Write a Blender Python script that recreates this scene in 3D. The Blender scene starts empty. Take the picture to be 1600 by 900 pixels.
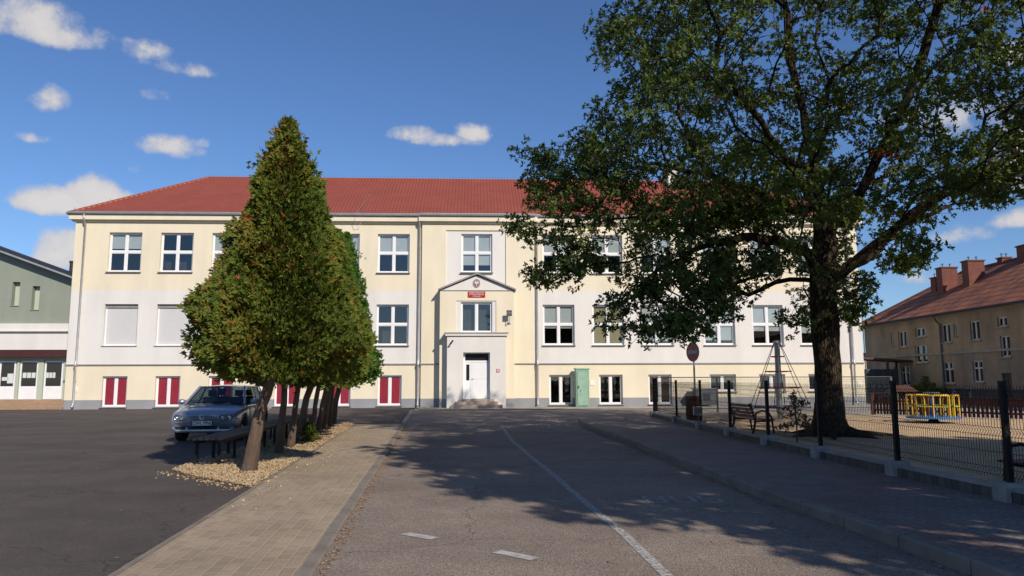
import bpy, bmesh, math, random
import numpy as np
from mathutils import Vector, Matrix
random.seed(7); rng = np.random.default_rng(7)
S = bpy.context.scene; COL = S.collection
PI = math.pi; R = math.radians
# ------------------------------------------------------------------ camera model
CF, PITCH, ROLL, CH = 1160.1, .1229, -.0036, 1.55      # focal (px @1600), pitch, roll, eye height
FA, FD = .0489, 42.715                                  # school facade: yaw and distance
def ray(px, py):
    dx, dy = px-800, py-450; c, s = math.cos(ROLL), math.sin(ROLL)
    u = (dx*c+dy*s)/CF; v = (-dx*s+dy*c)/CF
    c, s = math.cos(PITCH), math.sin(PITCH)
    return Vector((u, c+v*s, s-v*c))
def gnd(px, py, z=0):
    r = ray(px, py); return r*((z-CH)/r.z)+Vector((0, 0, CH))
# ------------------------------------------------------------------ materials
MATS = {}
def newmat(name):
    m = bpy.data.materials.new(name); m.use_nodes = True; nt = m.node_tree
    return m, nt, nt.nodes['Principled BSDF']
def N(nt, t, **k):
    n = nt.nodes.new(t)
    for a, b in k.items(): setattr(n, a, b)
    return n
def mapped(nt, scale=(1, 1, 1), rot=(0, 0, 0), loc=(0, 0, 0), coord='Object'):
    tc = N(nt, 'ShaderNodeTexCoord'); mp = N(nt, 'ShaderNodeMapping')
    mp.inputs['Scale'].default_value = scale; mp.inputs['Rotation'].default_value = rot; mp.inputs['Location'].default_value = loc
    nt.links.new(tc.outputs[coord], mp.inputs[0]); return mp.outputs[0]
def noise(nt, vec, scale, detail=4, rough=.55):
    n = N(nt, 'ShaderNodeTexNoise'); n.inputs['Scale'].default_value = scale
    n.inputs['Detail'].default_value = detail; n.inputs['Roughness'].default_value = rough
    nt.links.new(vec, n.inputs['Vector']); return n.outputs['Fac']
def ramp(nt, fac, *stops, interp='LINEAR'):
    r = N(nt, 'ShaderNodeValToRGB'); e = r.color_ramp.elements; r.color_ramp.interpolation = interp
    while len(e) < len(stops): e.new(.5)
    for k, (p, c) in enumerate(stops):
        e[k].position = p; e[k].color = (*c, 1) if len(c) == 3 else c
    nt.links.new(fac, r.inputs[0]); return r.outputs[0]
def mix(nt, fac, a, b, mode='MIX'):
    m = N(nt, 'ShaderNodeMix', data_type='RGBA', blend_type=mode)
    for i, v in ((0, fac), (6, a), (7, b)):
        if hasattr(v, 'node'): nt.links.new(v, m.inputs[i])
        elif i == 0: m.inputs[0].default_value = v
        else: m.inputs[i].default_value = (*v, 1)
    return m.outputs[2]
def bump(nt, b, h, strength=.3, dist=.02, prev=None):
    n = N(nt, 'ShaderNodeBump'); n.inputs['Strength'].default_value = strength; n.inputs['Distance'].default_value = dist
    nt.links.new(h, n.inputs['Height'])
    if prev: nt.links.new(prev, n.inputs['Normal'])
    nt.links.new(n.outputs[0], b.inputs['Normal']); return n.outputs[0]
def pm(name, col, col2=None, scale=3., rough=.8, bs=40., bst=.15, bd=.01, metal=0, stretch=(1, 1, 1), lo=.35, hi=.65, spec=.4, stain=0):
    m, nt, b = newmat(name); v = mapped(nt, stretch)
    col2 = col2 or tuple(c*.85 for c in col)
    c = ramp(nt, noise(nt, v, scale, 6, .6), (lo, col), (hi, col2))
    if stain:
        v2 = mapped(nt, (.55, .55, .12)); s = ramp(nt, noise(nt, v2, 1.6, 5, .6), (.42, (1, 1, 1)), (.7, (1-stain,)*3))
        c = mix(nt, 1., c, s, 'MULTIPLY')
    nt.links.new(c, b.inputs['Base Color']); b.inputs['Roughness'].default_value = rough
    b.inputs['Metallic'].default_value = metal; b.inputs['Specular IOR Level'].default_value = spec
    if bst: bump(nt, b, noise(nt, v, bs, 4, .6), bst, bd)
    MATS[name] = m; return m
plaster = dict(rough=.9, bs=120, bst=.25, bd=.004, scale=.7, lo=.3, hi=.75, spec=.2)
pm('cream', (.76, .68, .52), (.725, .645, .485), stain=.09, **plaster)
pm('white_wall', (.72, .69, .65), (.685, .655, .618), stain=.09, **plaster)
pm('plinth_grey', (.30, .305, .32), (.25, .255, .27), stain=.15, **plaster)
pm('green_wall', (.27, .30, .25), (.245, .27, .225), stain=.1, **plaster)
pm('green_light', (.46, .51, .40), **plaster)
pm('pvc', (.78, .78, .78), (.74, .74, .74), rough=.35, bst=0)
pm('trim_grey', (.28, .27, .26), (.24, .23, .22), rough=.5, bst=0)
pm('zinc', (.50, .50, .50), (.42, .42, .43), rough=.42, metal=.6, bst=.05)
pm('gutter_metal', (.40, .41, .42), (.34, .35, .36), rough=.4, metal=.5, bst=0)
pm('shutter_mat', (.64, .63, .63), (.62, .61, .61), rough=.5, bst=0)
pm('red_panel', (.27, .022, .040), (.23, .018, .032), rough=.35, bst=0, scale=2)
pm('orange_curtain', (.30, .09, .045), (.22, .05, .03), rough=.8, scale=3, stretch=(6, 6, .3))
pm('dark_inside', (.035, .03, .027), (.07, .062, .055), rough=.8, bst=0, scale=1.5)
pm('blind_white', (.55, .57, .57), (.5, .52, .52), rough=.8, bst=0)
pm('blind_beige', (.42, .36, .23), (.36, .31, .2), rough=.8, bst=0)
pm('maroon', (.075, .022, .022), (.06, .018, .018), rough=.5, bst=0)
pm('dark_roof', (.022, .02, .024), (.03, .028, .03), rough=.6)
pm('black_metal', (.008, .008, .009), (.012, .012, .013), rough=.6, bst=0, spec=.2)
pm('grey_metal', (.16, .17, .18), (.12, .13, .14), rough=.4, metal=.7, bst=0)
pm('light_metal', (.35, .36, .37), (.30, .31, .32), rough=.4, metal=.6, bst=0)
pm('container_blue', (.045, .055, .075), (.035, .04, .055), rough=.5, bst=0)
pm('chimney_red', (.20, .075, .052), (.14, .055, .042), rough=.9)
pm('concrete', (.34, .33, .31), (.24, .235, .225), rough=.9, bs=60, bst=.4)
pm('concrete_dark', (.14, .135, .13), (.19, .185, .175), rough=.9, bs=30, bst=.6, bd=.02)
pm('step_stone', (.42, .34, .27), (.34, .27, .22), rough=.8)
pm('step_brown', (.38, .25, .16), (.30, .20, .13), rough=.8)
pm('paper', (.62, .66, .62), (.58, .62, .58), rough=.8, bst=0)
pm('paper_yellow', (.55, .5, .12), (.3, .35, .3), rough=.8, bst=0, scale=8)
pm('sign_red', (.45, .012, .016), (.38, .01, .014), rough=.4, bst=0)
pm('sign_white', (.7, .7, .7), rough=.4, bst=0)
pm('sign_red_faded', (.62, .17, .13), (.52, .145, .115), rough=.5, bst=0, scale=4)
pm('sign_white_faded', (.60, .56, .50), rough=.5, bst=0)
pm('mint_paint', (.30, .47, .36), (.26, .41, .31), rough=.55, bst=.1, stain=.2)
pm('mint_dark', (.13, .2, .14), rough=.6, bst=0)
pm('slat_brown', (.19, .062, .032), (.12, .042, .022), rough=.5, stretch=(1, 8, 8), scale=2, bst=.1)
pm('slat_redwood', (.20, .035, .02), (.13, .024, .014), rough=.6, stretch=(8, 8, 1), scale=2)
pm('picket_brown', (.075, .017, .014), (.055, .014, .012), rough=.6, bst=0)
pm('old_wood', (.20, .175, .145), (.11, .095, .078), rough=.85, scale=4, stretch=(1, 12, 12) , bst=.4, bs=20)
pm('yellow_paint', (.72, .46, .03), (.62, .38, .03), rough=.4, bst=0)
pm('blue_paint', (.05, .20, .52), (.06, .17, .42), rough=.4, bst=0)
pm('green_paint', (.08, .35, .10), rough=.4, bst=0)
pm('rope_red', (.42, .03, .035), rough=.7, bst=0)
pm('rope_dark', (.05, .035, .035), rough=.8, bst=0)
pm('tenement', (.37, .285, .185), (.225, .18, .13), scale=.5, rough=.95, bs=30, bst=.4, bd=.01, lo=.36, hi=.66, stain=.28)
pm('tenement_low', (.32, .255, .185), (.21, .18, .145), scale=.7, rough=.95, bs=30, bst=.4, bd=.01, stain=.3)
pm('tenement_plinth', (.07, .075, .08), (.05, .052, .055), scale=1, rough=.95)
pm('old_window', (.55, .55, .52), (.42, .42, .4), rough=.6, bst=0)
pm('cornice_old', (.32, .29, .24), (.22, .2, .17), rough=.9)
pm('wood_brown', (.12, .05, .03), (.08, .035, .02), rough=.7)
pm('wood_yellow', (.36, .24, .10), (.28, .18, .08), rough=.7)
pm('tyre', (.012, .012, .013), rough=.85, bst=0)
pm('rim', (.45, .46, .48), rough=.3, metal=.9, bst=0)
pm('plate_blue', (.01, .03, .25), rough=.4, bst=0)
pm('car_black', (.008, .008, .009), rough=.4, bst=0)
pm('car_grey', (.12, .13, .15), rough=.4, bst=0)
pm('seat_cloth', (.03, .03, .035), rough=.9, bst=0)
pm('chrome', (.65, .66, .68), rough=.15, metal=1, bst=0)
pm('road_paint', (.50, .48, .45), (.34, .32, .30), scale=9, rough=.85, bs=80, bst=.4, lo=.42, hi=.62)
pm('thuja_bark', (.17, .115, .08), (.09, .06, .042), scale=3, rough=.9, bs=14, bst=.9, bd=.03, stretch=(3, 3, .5))
def m_paint():
    m, nt, b = newmat('car_paint'); b.inputs['Base Color'].default_value = (.34, .375, .44, 1)
    b.inputs['Metallic'].default_value = .55; b.inputs['Roughness'].default_value = .38
    b.inputs['Coat Weight'].default_value = .8; b.inputs['Coat Roughness'].default_value = .05
    MATS['car_paint'] = m
m_paint()
def m_glass(name, tint, refl, rough=.02):
    m, nt, b = newmat(name); out = nt.nodes['Material Output']; nt.nodes.remove(b)
    tr = N(nt, 'ShaderNodeBsdfTransparent'); tr.inputs[0].default_value = (*tint, 1)
    gl = N(nt, 'ShaderNodeBsdfGlossy'); gl.inputs['Roughness'].default_value = rough; gl.inputs[0].default_value = (1, 1, 1, 1)
    lw = N(nt, 'ShaderNodeLayerWeight'); lw.inputs[0].default_value = .5; pw = N(nt, 'ShaderNodeMath', operation='POWER'); pw.inputs[1].default_value = 4.5; nt.links.new(lw.outputs['Facing'], pw.inputs[0])
    ad = N(nt, 'ShaderNodeMath', operation='ADD', use_clamp=True); ad.inputs[1].default_value = refl
    nt.links.new(pw.outputs[0], ad.inputs[0]); mx = N(nt, 'ShaderNodeMixShader')
    nt.links.new(ad.outputs[0], mx.inputs[0]); nt.links.new(tr.outputs[0], mx.inputs[1]); nt.links.new(gl.outputs[0], mx.inputs[2])
    # very slight waviness of the float glass
    bp = N(nt, 'ShaderNodeBump'); bp.inputs['Strength'].default_value = .06; bp.inputs['Distance'].default_value = .02
    nt.links.new(noise(nt, mapped(nt), 1.3, 2), bp.inputs['Height']); nt.links.new(bp.outputs[0], gl.inputs['Normal'])
    nt.links.new(mx.outputs[0], out.inputs[0]); MATS[name] = m
m_glass('glass', (.76, .80, .79), .105); m_glass('car_glass', (.34, .40, .40), .05); m_glass('lamp_glass', (.85, .88, .9), .1)
m_glass('old_glass', (.35, .38, .38), .10)
def m_roof(name, c1, c2, axis_w, tile_w, tile_h, rough=.55, tone=None):
    m, nt, b = newmat(name); v = mapped(nt)
    c = ramp(nt, noise(nt, v, .8, 6, .65), (.3, c1), (.7, c2))
    sx = N(nt, 'ShaderNodeSeparateXYZ'); nt.links.new(v, sx.inputs[0])
    def wave(sock, per, kind):
        a = N(nt, 'ShaderNodeMath', operation='DIVIDE'); a.inputs[1].default_value = per; nt.links.new(sock, a.inputs[0])
        if kind == 'sin':
            k = N(nt, 'ShaderNodeMath', operation='MULTIPLY'); k.inputs[1].default_value = 2*PI; nt.links.new(a.outputs[0], k.inputs[0])
            s = N(nt, 'ShaderNodeMath', operation='SINE'); nt.links.new(k.outputs[0], s.inputs[0]); return s.outputs[0]
        s = N(nt, 'ShaderNodeMath', operation='FRACT'); nt.links.new(a.outputs[0], s.inputs[0]); return s.outputs[0]
    w = wave(sx.outputs[axis_w], tile_w, 'sin'); h = wave(sx.outputs[2], tile_h, 'saw')
    p = bump(nt, b, w, .5, .02); 
    inv = N(nt, 'ShaderNodeMath', operation='SUBTRACT'); inv.inputs[0].default_value = 1; nt.links.new(h, inv.inputs[1])
    bump(nt, b, inv.outputs[0], .9, .04, p)
    if tone:
        vb = N(nt, 'ShaderNodeTexWhiteNoise', noise_dimensions='2D'); sn = N(nt, 'ShaderNodeVectorMath', operation='SNAP')
        cb = N(nt, 'ShaderNodeCombineXYZ'); nt.links.new(sx.outputs[axis_w], cb.inputs[0]); nt.links.new(sx.outputs[2], cb.inputs[1])
        sn.inputs[1].default_value = (tile_w, tile_h, 1); nt.links.new(cb.outputs[0], sn.inputs[0]); nt.links.new(sn.outputs[0], vb.inputs['Vector'])
        c = mix(nt, 1., c, ramp(nt, vb.outputs['Value'], (0, (tone,)*3), (1, (1.15,)*3)), 'MULTIPLY')
        ln = ramp(nt, h, (0, (.30,)*3), (.3, (1,)*3)); c = mix(nt, 1., c, ln, 'MULTIPLY')
    else:
        ln = ramp(nt, h, (0, (.88,)*3), (.12, (1,)*3)); c = mix(nt, 1., c, ln, 'MULTIPLY')
    nt.links.new(c, b.inputs['Base Color']); b.inputs['Roughness'].default_value = rough; MATS[name] = m
m_roof('metal_tiles', (.32, .076, .040), (.26, .062, .034), 0, .2, .22, .5)
m_roof('metal_tiles_side', (.32, .076, .040), (.26, .062, .034), 1, .2, .22, .5)
m_roof('clay_tiles', (.40, .135, .06), (.22, .085, .05), 1, .25, .34, .85, tone=.6)
m_roof('clay_tiles_side', (.40, .135, .06), (.22, .085, .05), 0, .25, .34, .85, tone=.6)
def m_asphalt(name, c1, c2, speck, big):
    m, nt, b = newmat(name); v = mapped(nt)
    c = ramp(nt, noise(nt, v, big, 5, .6), (.35, c1), (.65, c2))
    vo = N(nt, 'ShaderNodeTexVoronoi'); vo.inputs['Scale'].default_value = 70; nt.links.new(v, vo.inputs['Vector'])
    sp = ramp(nt, vo.outputs['Color'], (0, (1-speck,)*3), (1, (1+speck,)*3)); c = mix(nt, 1., c, sp, 'MULTIPLY')
    st = ramp(nt, noise(nt, v, .35, 7, .72), (.4, (1.04, 1.03, 1.02)), (.62, (.78, .77, .77))); c = mix(nt, 1., c, st, 'MULTIPLY')
    cr = N(nt, 'ShaderNodeTexVoronoi', feature='DISTANCE_TO_EDGE'); cr.inputs['Scale'].default_value = .22
    dv = N(nt, 'ShaderNodeVectorMath', operation='ADD'); nz = N(nt, 'ShaderNodeTexNoise'); nz.inputs['Scale'].default_value = 1.5; nz.inputs['Detail'].default_value = 5
    nt.links.new(v, nz.inputs['Vector']); nt.links.new(v, dv.inputs[0]); nt.links.new(nz.outputs['Color'], dv.inputs[1]); nt.links.new(dv.outputs[0], cr.inputs['Vector'])
    ck = ramp(nt, cr.outputs['Distance'], (0, (.55,)*3), (.0035, (1,)*3)); c = mix(nt, 1., c, ck, 'MULTIPLY')
    nt.links.new(c, b.inputs['Base Color']); b.inputs['Roughness'].default_value = .92; b.inputs['Specular IOR Level'].default_value = .25
    bump(nt, b, vo.outputs['Distance'], .7, .012); MATS[name] = m
m_asphalt('asphalt_old', (.30, .242, .197), (.248, .20, .165), .42, .9)
m_asphalt('asphalt_new', (.118, .098, .086), (.097, .082, .073), .25, .6)
def m_pavers(name, c1, c2, mortar, rot, bw, bh, zig=0, patch=None):
    m, nt, b = newmat(name); v = mapped(nt, rot=(0, 0, rot))
    if zig:
        sx = N(nt, 'ShaderNodeSeparateXYZ'); nt.links.new(v, sx.inputs[0])
        pp = N(nt, 'ShaderNodeMath', operation='PINGPONG'); pp.inputs[1].default_value = zig; nt.links.new(sx.outputs[0], pp.inputs[0])
        ad = N(nt, 'ShaderNodeMath', operation='ADD'); nt.links.new(pp.outputs[0], ad.inputs[0]); nt.links.new(sx.outputs[1], ad.inputs[1])
        cb = N(nt, 'ShaderNodeCombineXYZ'); nt.links.new(sx.outputs[0], cb.inputs[0]); nt.links.new(ad.outputs[0], cb.inputs[1]); vv = cb.outputs[0]
    else: vv = v
    br = N(nt, 'ShaderNodeTexBrick'); br.inputs['Scale'].default_value = 1; br.inputs['Brick Width'].default_value = bw; br.inputs['Row Height'].default_value = bh
    br.inputs['Mortar Size'].default_value = .008; br.inputs['Mortar Smooth'].default_value = .6; br.inputs['Bias'].default_value = 0
    br.inputs['Color1'].default_value = (*c1, 1); br.inputs['Color2'].default_value = (*c2, 1); br.inputs['Mortar'].default_value = (*mortar, 1)
    nt.links.new(vv, br.inputs['Vector'])
    c = br.outputs['Color']
    st = ramp(nt, noise(nt, v, .7, 6, .7), (.35, (1.08, 1.06, 1.02)), (.66, (.8, .79, .78))); c = mix(nt, 1., c, st, 'MULTIPLY')
    if patch:
        pf = ramp(nt, noise(nt, v, .45, 3, .5), (.5, (0, 0, 0)), (.58, (1, 1, 1))); c = mix(nt, pf, c, mix(nt, 1., c, patch, 'MULTIPLY'))
    c = mix(nt, 1., c, ramp(nt, noise(nt, v, 90, 2), (.3, (.85,)*3), (.7, (1.12,)*3)), 'MULTIPLY')
    nt.links.new(c, b.inputs['Base Color']); b.inputs['Roughness'].default_value = .9
    inv = N(nt, 'ShaderNodeMath', operation='SUBTRACT'); inv.inputs[0].default_value = 1; nt.links.new(br.outputs['Fac'], inv.inputs[1])
    p = bump(nt, b, inv.outputs[0], .8, .012); bump(nt, b, noise(nt, v, 60, 3), .3, .006, p); MATS[name] = m
m_pavers('pavers_path', (.385, .30, .21), (.31, .24, .17), (.52, .43, .32), -.107+PI/2, .2, .12)
m_pavers('pavers_red', (.255, .21, .185), (.20, .172, .158), (.12, .105, .095), .03, .22, .11, zig=.11, patch=(1.08, .86, .82))
m_pavers('pavers_grey', (.42, .39, .345), (.36, .335, .30), (.28, .26, .235), .0489, .4, .4)
m_pavers('stone_courses', (.13, .12, .105), (.075, .07, .062), (.05, .047, .043), 0, .42, .14)
def m_ground(name, cols, sc, bst, bd, bs=50):
    m, nt, b = newmat(name); v = mapped(nt)
    c = ramp(nt, noise(nt, v, sc, 8, .65), *cols)
    vo = N(nt, 'ShaderNodeTexVoronoi'); vo.inputs['Scale'].default_value = bs; nt.links.new(v, vo.inputs['Vector'])
    c = mix(nt, 1., c, ramp(nt, vo.outputs['Color'], (0, (.68,)*3), (1, (1.25,)*3)), 'MULTIPLY')
    nt.links.new(c, b.inputs['Base Color']); b.inputs['Roughness'].default_value = .95; b.inputs['Specular IOR Level'].default_value = .15
    p = bump(nt, b, vo.outputs['Distance'], bst, bd); bump(nt, b, noise(nt, v, 4, 5), .4, .05, p); MATS[name] = m
m_ground('sand', ((.3, (.68, .49, .30)), (.5, (.60, .43, .265)), (.7, (.42, .30, .19))), 1.2, .5, .02, 30)
m_ground('gravel', ((.3, (.60, .46, .28)), (.55, (.48, .35, .20)), (.75, (.28, .19, .11))), 9, 1., .04, 38)
m_ground('earth', ((.3, (.10, .09, .05)), (.5, (.07, .09, .035)), (.7, (.12, .10, .07))), .3, .5, .03)
def m_stone(name, c1, c2):
    m, nt, b = newmat(name); at = N(nt, 'ShaderNodeAttribute', attribute_name='var')
    c = ramp(nt, at.outputs['Fac'], (0, c1), (1, c2)); nt.links.new(c, b.inputs['Base Color']); b.inputs['Roughness'].default_value = .9; MATS[name] = m
m_stone('pebble', (.56, .42, .25), (.24, .16, .09)); m_stone('dry_leaf', (.26, .13, .05), (.40, .30, .18))
def m_leaf(name, stops, trans=.25, rough=.55, spec=.3):
    m, nt, b = newmat(name); out = nt.nodes['Material Output']
    at = N(nt, 'ShaderNodeAttribute', attribute_name='var'); c = ramp(nt, at.outputs['Fac'], *stops)
    nt.links.new(c, b.inputs['Base Color']); b.inputs['Roughness'].default_value = rough; b.inputs['Specular IOR Level'].default_value = spec
    tl = N(nt, 'ShaderNodeBsdfTranslucent'); nt.links.new(mix(nt, 1., c, (1.3, 1.35, .6), 'MULTIPLY'), tl.inputs[0])
    mx = N(nt, 'ShaderNodeMixShader'); mx.inputs[0].default_value = trans
    nt.links.new(b.outputs[0], mx.inputs[1]); nt.links.new(tl.outputs[0], mx.inputs[2]); nt.links.new(mx.outputs[0], out.inputs[0]); MATS[name] = m
m_leaf('oak_leaf', ((0, (.038, .060, .014)), (.45, (.092, .134, .030)), (.9, (.18, .22, .048)), (.965, (.20, .18, .04)), (.975, (.34, .11, .02)), (1, (.22, .05, .02))), .25, .6, .18)
m_leaf('thuja_leaf', ((0, (.036, .060, .010)), (.4, (.092, .132, .020)), (.68, (.165, .18, .028)), (.82, (.19, .13, .03)), (1, (.25, .085, .022))), .15, .7, .15)
m_leaf('thuja_leaf_fresh', ((0, (.035, .085, .013)), (.5, (.080, .175, .024)), (.9, (.15, .24, .036)), (1, (.17, .13, .03))), .15, .7, .15)
m_leaf('dry_foliage', ((0, (.06, .06, .02)), (.6, (.14, .085, .03)), (1, (.24, .12, .05))), .25)
def m_bark():
    m, nt, b = newmat('oak_bark'); v = mapped(nt, (1, 1, .22))
    vo = N(nt, 'ShaderNodeTexVoronoi', feature='DISTANCE_TO_EDGE'); vo.inputs['Scale'].default_value = 19
    dv = N(nt, 'ShaderNodeVectorMath', operation='ADD'); nz = N(nt, 'ShaderNodeTexNoise'); nz.inputs['Scale'].default_value = 5
    sc = N(nt, 'ShaderNodeVectorMath', operation='SCALE'); sc.inputs['Scale'].default_value = .12
    nt.links.new(v, nz.inputs['Vector']); nt.links.new(nz.outputs['Color'], sc.inputs[0]); nt.links.new(v, dv.inputs[0]); nt.links.new(sc.outputs[0], dv.inputs[1]); nt.links.new(dv.outputs[0], vo.inputs['Vector'])
    c = ramp(nt, vo.outputs['Distance'], (0, (.016, .012, .009)), (.12, (.060, .044, .030)), (.5, (.095, .070, .046)))
    nt.links.new(mix(nt, 1., c, ramp(nt, noise(nt, v, 3, 4), (.3, (.7,)*3), (.7, (1.15,)*3)), 'MULTIPLY'), b.inputs['Base Color'])
    b.inputs['Roughness'].default_value = .95; b.inputs['Specular IOR Level'].default_value = .1
    bump(nt, b, ramp(nt, vo.outputs['Distance'], (0, (0,)*3), (.2, (1,)*3)), 1., .03); MATS['oak_bark'] = m
m_bark()
# ------------------------------------------------------------------ mesh builder
class MB:
    def __init__(s): s.v = []; s.f = []; s.m = []
    def quad(s, a, b, c, d, mi=0):
        n = len(s.v); s.v += [tuple(a), tuple(b), tuple(c), tuple(d)]; s.f.append((n, n+1, n+2, n+3)); s.m.append(mi); return s
    def poly(s, pts, mi=0):
        n = len(s.v); s.v += [tuple(p) for p in pts]; s.f.append(tuple(range(n, n+len(pts)))); s.m.append(mi); return s
    def box(s, x0, x1, y0, y1, z0, z1, mi=0):
        n = len(s.v); s.v += [(x, y, z) for z in (z0, z1) for y in (y0, y1) for x in (x0, x1)]
        for f in ((0, 2, 3, 1), (4, 5, 7, 6), (0, 1, 5, 4), (2, 6, 7, 3), (0, 4, 6, 2), (1, 3, 7, 5)): s.f.append(tuple(n+i for i in f)); s.m.append(mi)
        return s
    def bar(s, p, q, w, t, up=(0, 0, 1), mi=0):
        p, q = Vector(p), Vector(q); d = (q-p).normalized(); u = Vector(up)
        if abs(d.dot(u)) > .98: u = Vector((1, 0, 0))
        a = d.cross(u).normalized(); b = a.cross(d)
        n = len(s.v)
        for e in (p, q):
            for i, j in ((-1, -1), (1, -1), (1, 1), (-1, 1)): s.v.append(tuple(e+a*i*w/2+b*j*t/2))
        for f in ((3, 2, 1, 0), (4, 5, 6, 7), (0, 1, 5, 4), (1, 2, 6, 5), (2, 3, 7, 6), (3, 0, 4, 7)): s.f.append(tuple(n+i for i in f)); s.m.append(mi)
        return s
    def tube(s, pts, r, k=8, mi=0, cap=True):
        pts = [Vector(p) for p in pts]; rs = r if hasattr(r, '__len__') else [r]*len(pts); n = len(s.v); ref = None
        for i, p in enumerate(pts):
            d = (pts[min(i+1, len(pts)-1)]-pts[max(i-1, 0)]).normalized()
            if ref is None: ref = Vector((1, 0, 0)) if abs(d.x) < .8 else Vector((0, 1, 0))
            a = (ref-d*ref.dot(d)).normalized(); ref = a; b = d.cross(a)
            for j in range(k):
                t = 2*PI*j/k; s.v.append(tuple(p+(a*math.cos(t)+b*math.sin(t))*rs[i]))
        for i in range(len(pts)-1):
            for j in range(k):
                a0 = n+i*k+j; a1 = n+i*k+(j+1) % k; s.f.append((a0, a1, a1+k, a0+k)); s.m.append(mi)
        if cap:
            s.f.append(tuple(n+j for j in reversed(range(k)))); s.m.append(mi)
            s.f.append(tuple(n+(len(pts)-1)*k+j for j in range(k))); s.m.append(mi)
        return s
    def lathe(s, c, prof, k=24, axis='z', mi=0):
        n = len(s.v)
        for (r, h) in prof:
            for j in range(k):
                t = 2*PI*j/k; a, b = r*math.cos(t), r*math.sin(t)
                s.v.append({'z': (c[0]+a, c[1]+b, c[2]+h), 'x': (c[0]+h, c[1]+a, c[2]+b), 'y': (c[0]+a, c[1]+h, c[2]+b)}[axis])
        for i in range(len(prof)-1):
            for j in range(k):
                a0 = n+i*k+j; a1 = n+i*k+(j+1) % k; s.f.append((a0, a1, a1+k, a0+k)); s.m.append(mi)
        return s
    def build(s, name, mats, parent=None, off=(0, 0, 0), smooth=False, bevel=0, autos=False):
        me = bpy.data.meshes.new(name); o_ = Vector(off)
        me.from_pydata([tuple(Vector(v)-o_) for v in s.v], [], s.f)
        for m in (mats if isinstance(mats, (list, tuple)) else [mats]): me.materials.append(MATS[m])
        me.polygons.foreach_set('material_index', s.m)
        if smooth: me.polygons.foreach_set('use_smooth', [True]*len(s.f))
        me.update(); o = bpy.data.objects.new(name, me); COL.objects.link(o)
        if parent: o.parent = parent
        if bevel:
            md = o.modifiers.new('b', 'BEVEL'); md.width = bevel; md.segments = 2; md.limit_method = 'ANGLE'
        return o
def npmesh(name, V, F, mat, parent=None, var=None, mats=None):
    me = bpy.data.meshes.new(name); F = np.asarray(F); k = F.shape[1]
    me.vertices.add(len(V)); me.vertices.foreach_set('co', np.asarray(V, dtype=np.float32).ravel())
    me.loops.add(F.size); me.loops.foreach_set('vertex_index', F.astype(np.int32).ravel())
    me.polygons.add(len(F)); me.polygons.foreach_set('loop_start', np.arange(0, F.size, k, dtype=np.int32)); me.polygons.foreach_set('loop_total', np.full(len(F), k, dtype=np.int32))
    me.materials.append(MATS[mat]); me.update(calc_edges=True)
    if var is not None:
        a = me.attributes.new('var', 'FLOAT', 'FACE'); a.data.foreach_set('value', np.asarray(var, dtype=np.float32))
    o = bpy.data.objects.new(name, me); COL.objects.link(o)
    if parent: o.parent = parent
    return o
def tag(o, label=None, cat=None, group=None, kind=None):
    if label: o['label'] = label
    if cat: o['category'] = cat
    if group: o['group'] = group
    if kind: o['kind'] = kind
    return o
def thing(name, label, cat, loc=(0, 0, 0), rz=0, group=None):
    o = bpy.data.objects.new(name, None); COL.objects.link(o); o.location = loc; o.rotation_euler = (0, 0, rz)
    o.empty_display_size = .3; return tag(o, label, cat, group)
def copy_tree(o, parent=None):
    c = o.copy(); COL.objects.link(c); c.parent = parent
    for ch in o.children: copy_tree(ch, c)
    return c
def text_mesh(body, size, mat, name, parent, M, extrude=.002, sx=1., bold=0):
    cu = bpy.data.curves.new(name, 'FONT'); cu.body = body; cu.size = size; cu.align_x = 'CENTER'; cu.align_y = 'CENTER'; cu.extrude = extrude; cu.offset = bold
    t = bpy.data.objects.new('tmp', cu); COL.objects.link(t); bpy.context.view_layer.update()
    me = bpy.data.meshes.new_from_object(t.evaluated_get(bpy.context.evaluated_depsgraph_get())); bpy.data.objects.remove(t); bpy.data.curves.remove(cu)
    me.transform(M @ Matrix.Diagonal((sx, 1, 1, 1))); me.materials.clear(); me.materials.append(MATS[mat]); me.name = name
    o = bpy.data.objects.new(name, me); COL.objects.link(o); o.parent = parent; return o
UPRIGHT = Matrix.Rotation(PI/2, 4, 'X')
FU = Vector((math.cos(FA), math.sin(FA), 0)); FN = Vector((math.sin(FA), -math.cos(FA), 0))   # along facade, outwards
def W(u, y, z): return Vector((0, FD, 0))+FU*u-FN*y+Vector((0, 0, z))                         # facade frame -> world
def fthing(name, label, cat, u, y, z=0, group=None):
    return thing(name, label, cat, W(u, y, z), FA, group), (u, y, z)
# ------------------------------------------------------------------ ground
def sheet(name, pts, mat, z=None, kind='structure', sub=0):
    mb = MB(); mb.poly([(p[0], p[1], z if z is not None else p[2]) for p in pts]); return tag(mb.build(name, mat), kind=kind)
sheet('ground', [(-300, -200), (300, -200), (300, 400), (-300, 400)], 'earth', -.06)
kx = lambda Y: -.94-.107*Y                   # right edge of the left path, = left road edge
px_ = lambda Y: -2.52-.1125*Y                # left edge of the left path
sheet('schoolyard', [(-60, -30), (kx(-30), -30), (kx(45), 45), (-60, 45)], 'asphalt_new', -.004)
KR = [(3.9, -30), (3.78, 0), (3.62, 6.1), (3.46, 8), (3.24, 9.8), (3.12, 11.9), (2.97, 14.4), (2.86, 16.9), (2.7, 19.5), (2.5, 22.1), (2.38, 24.3), (2.33, 26), (2.42, 27.6), (2.75, 29.0), (3.35, 30.0), (4.2, 30.7), (5.4, 31.1)]
sheet('road', [(kx(-30), -30)]+KR+[(6.4, 31.2), (7.5, 38.6), (kx(39.5), 39.5)], 'asphalt_old', 0)
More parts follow.
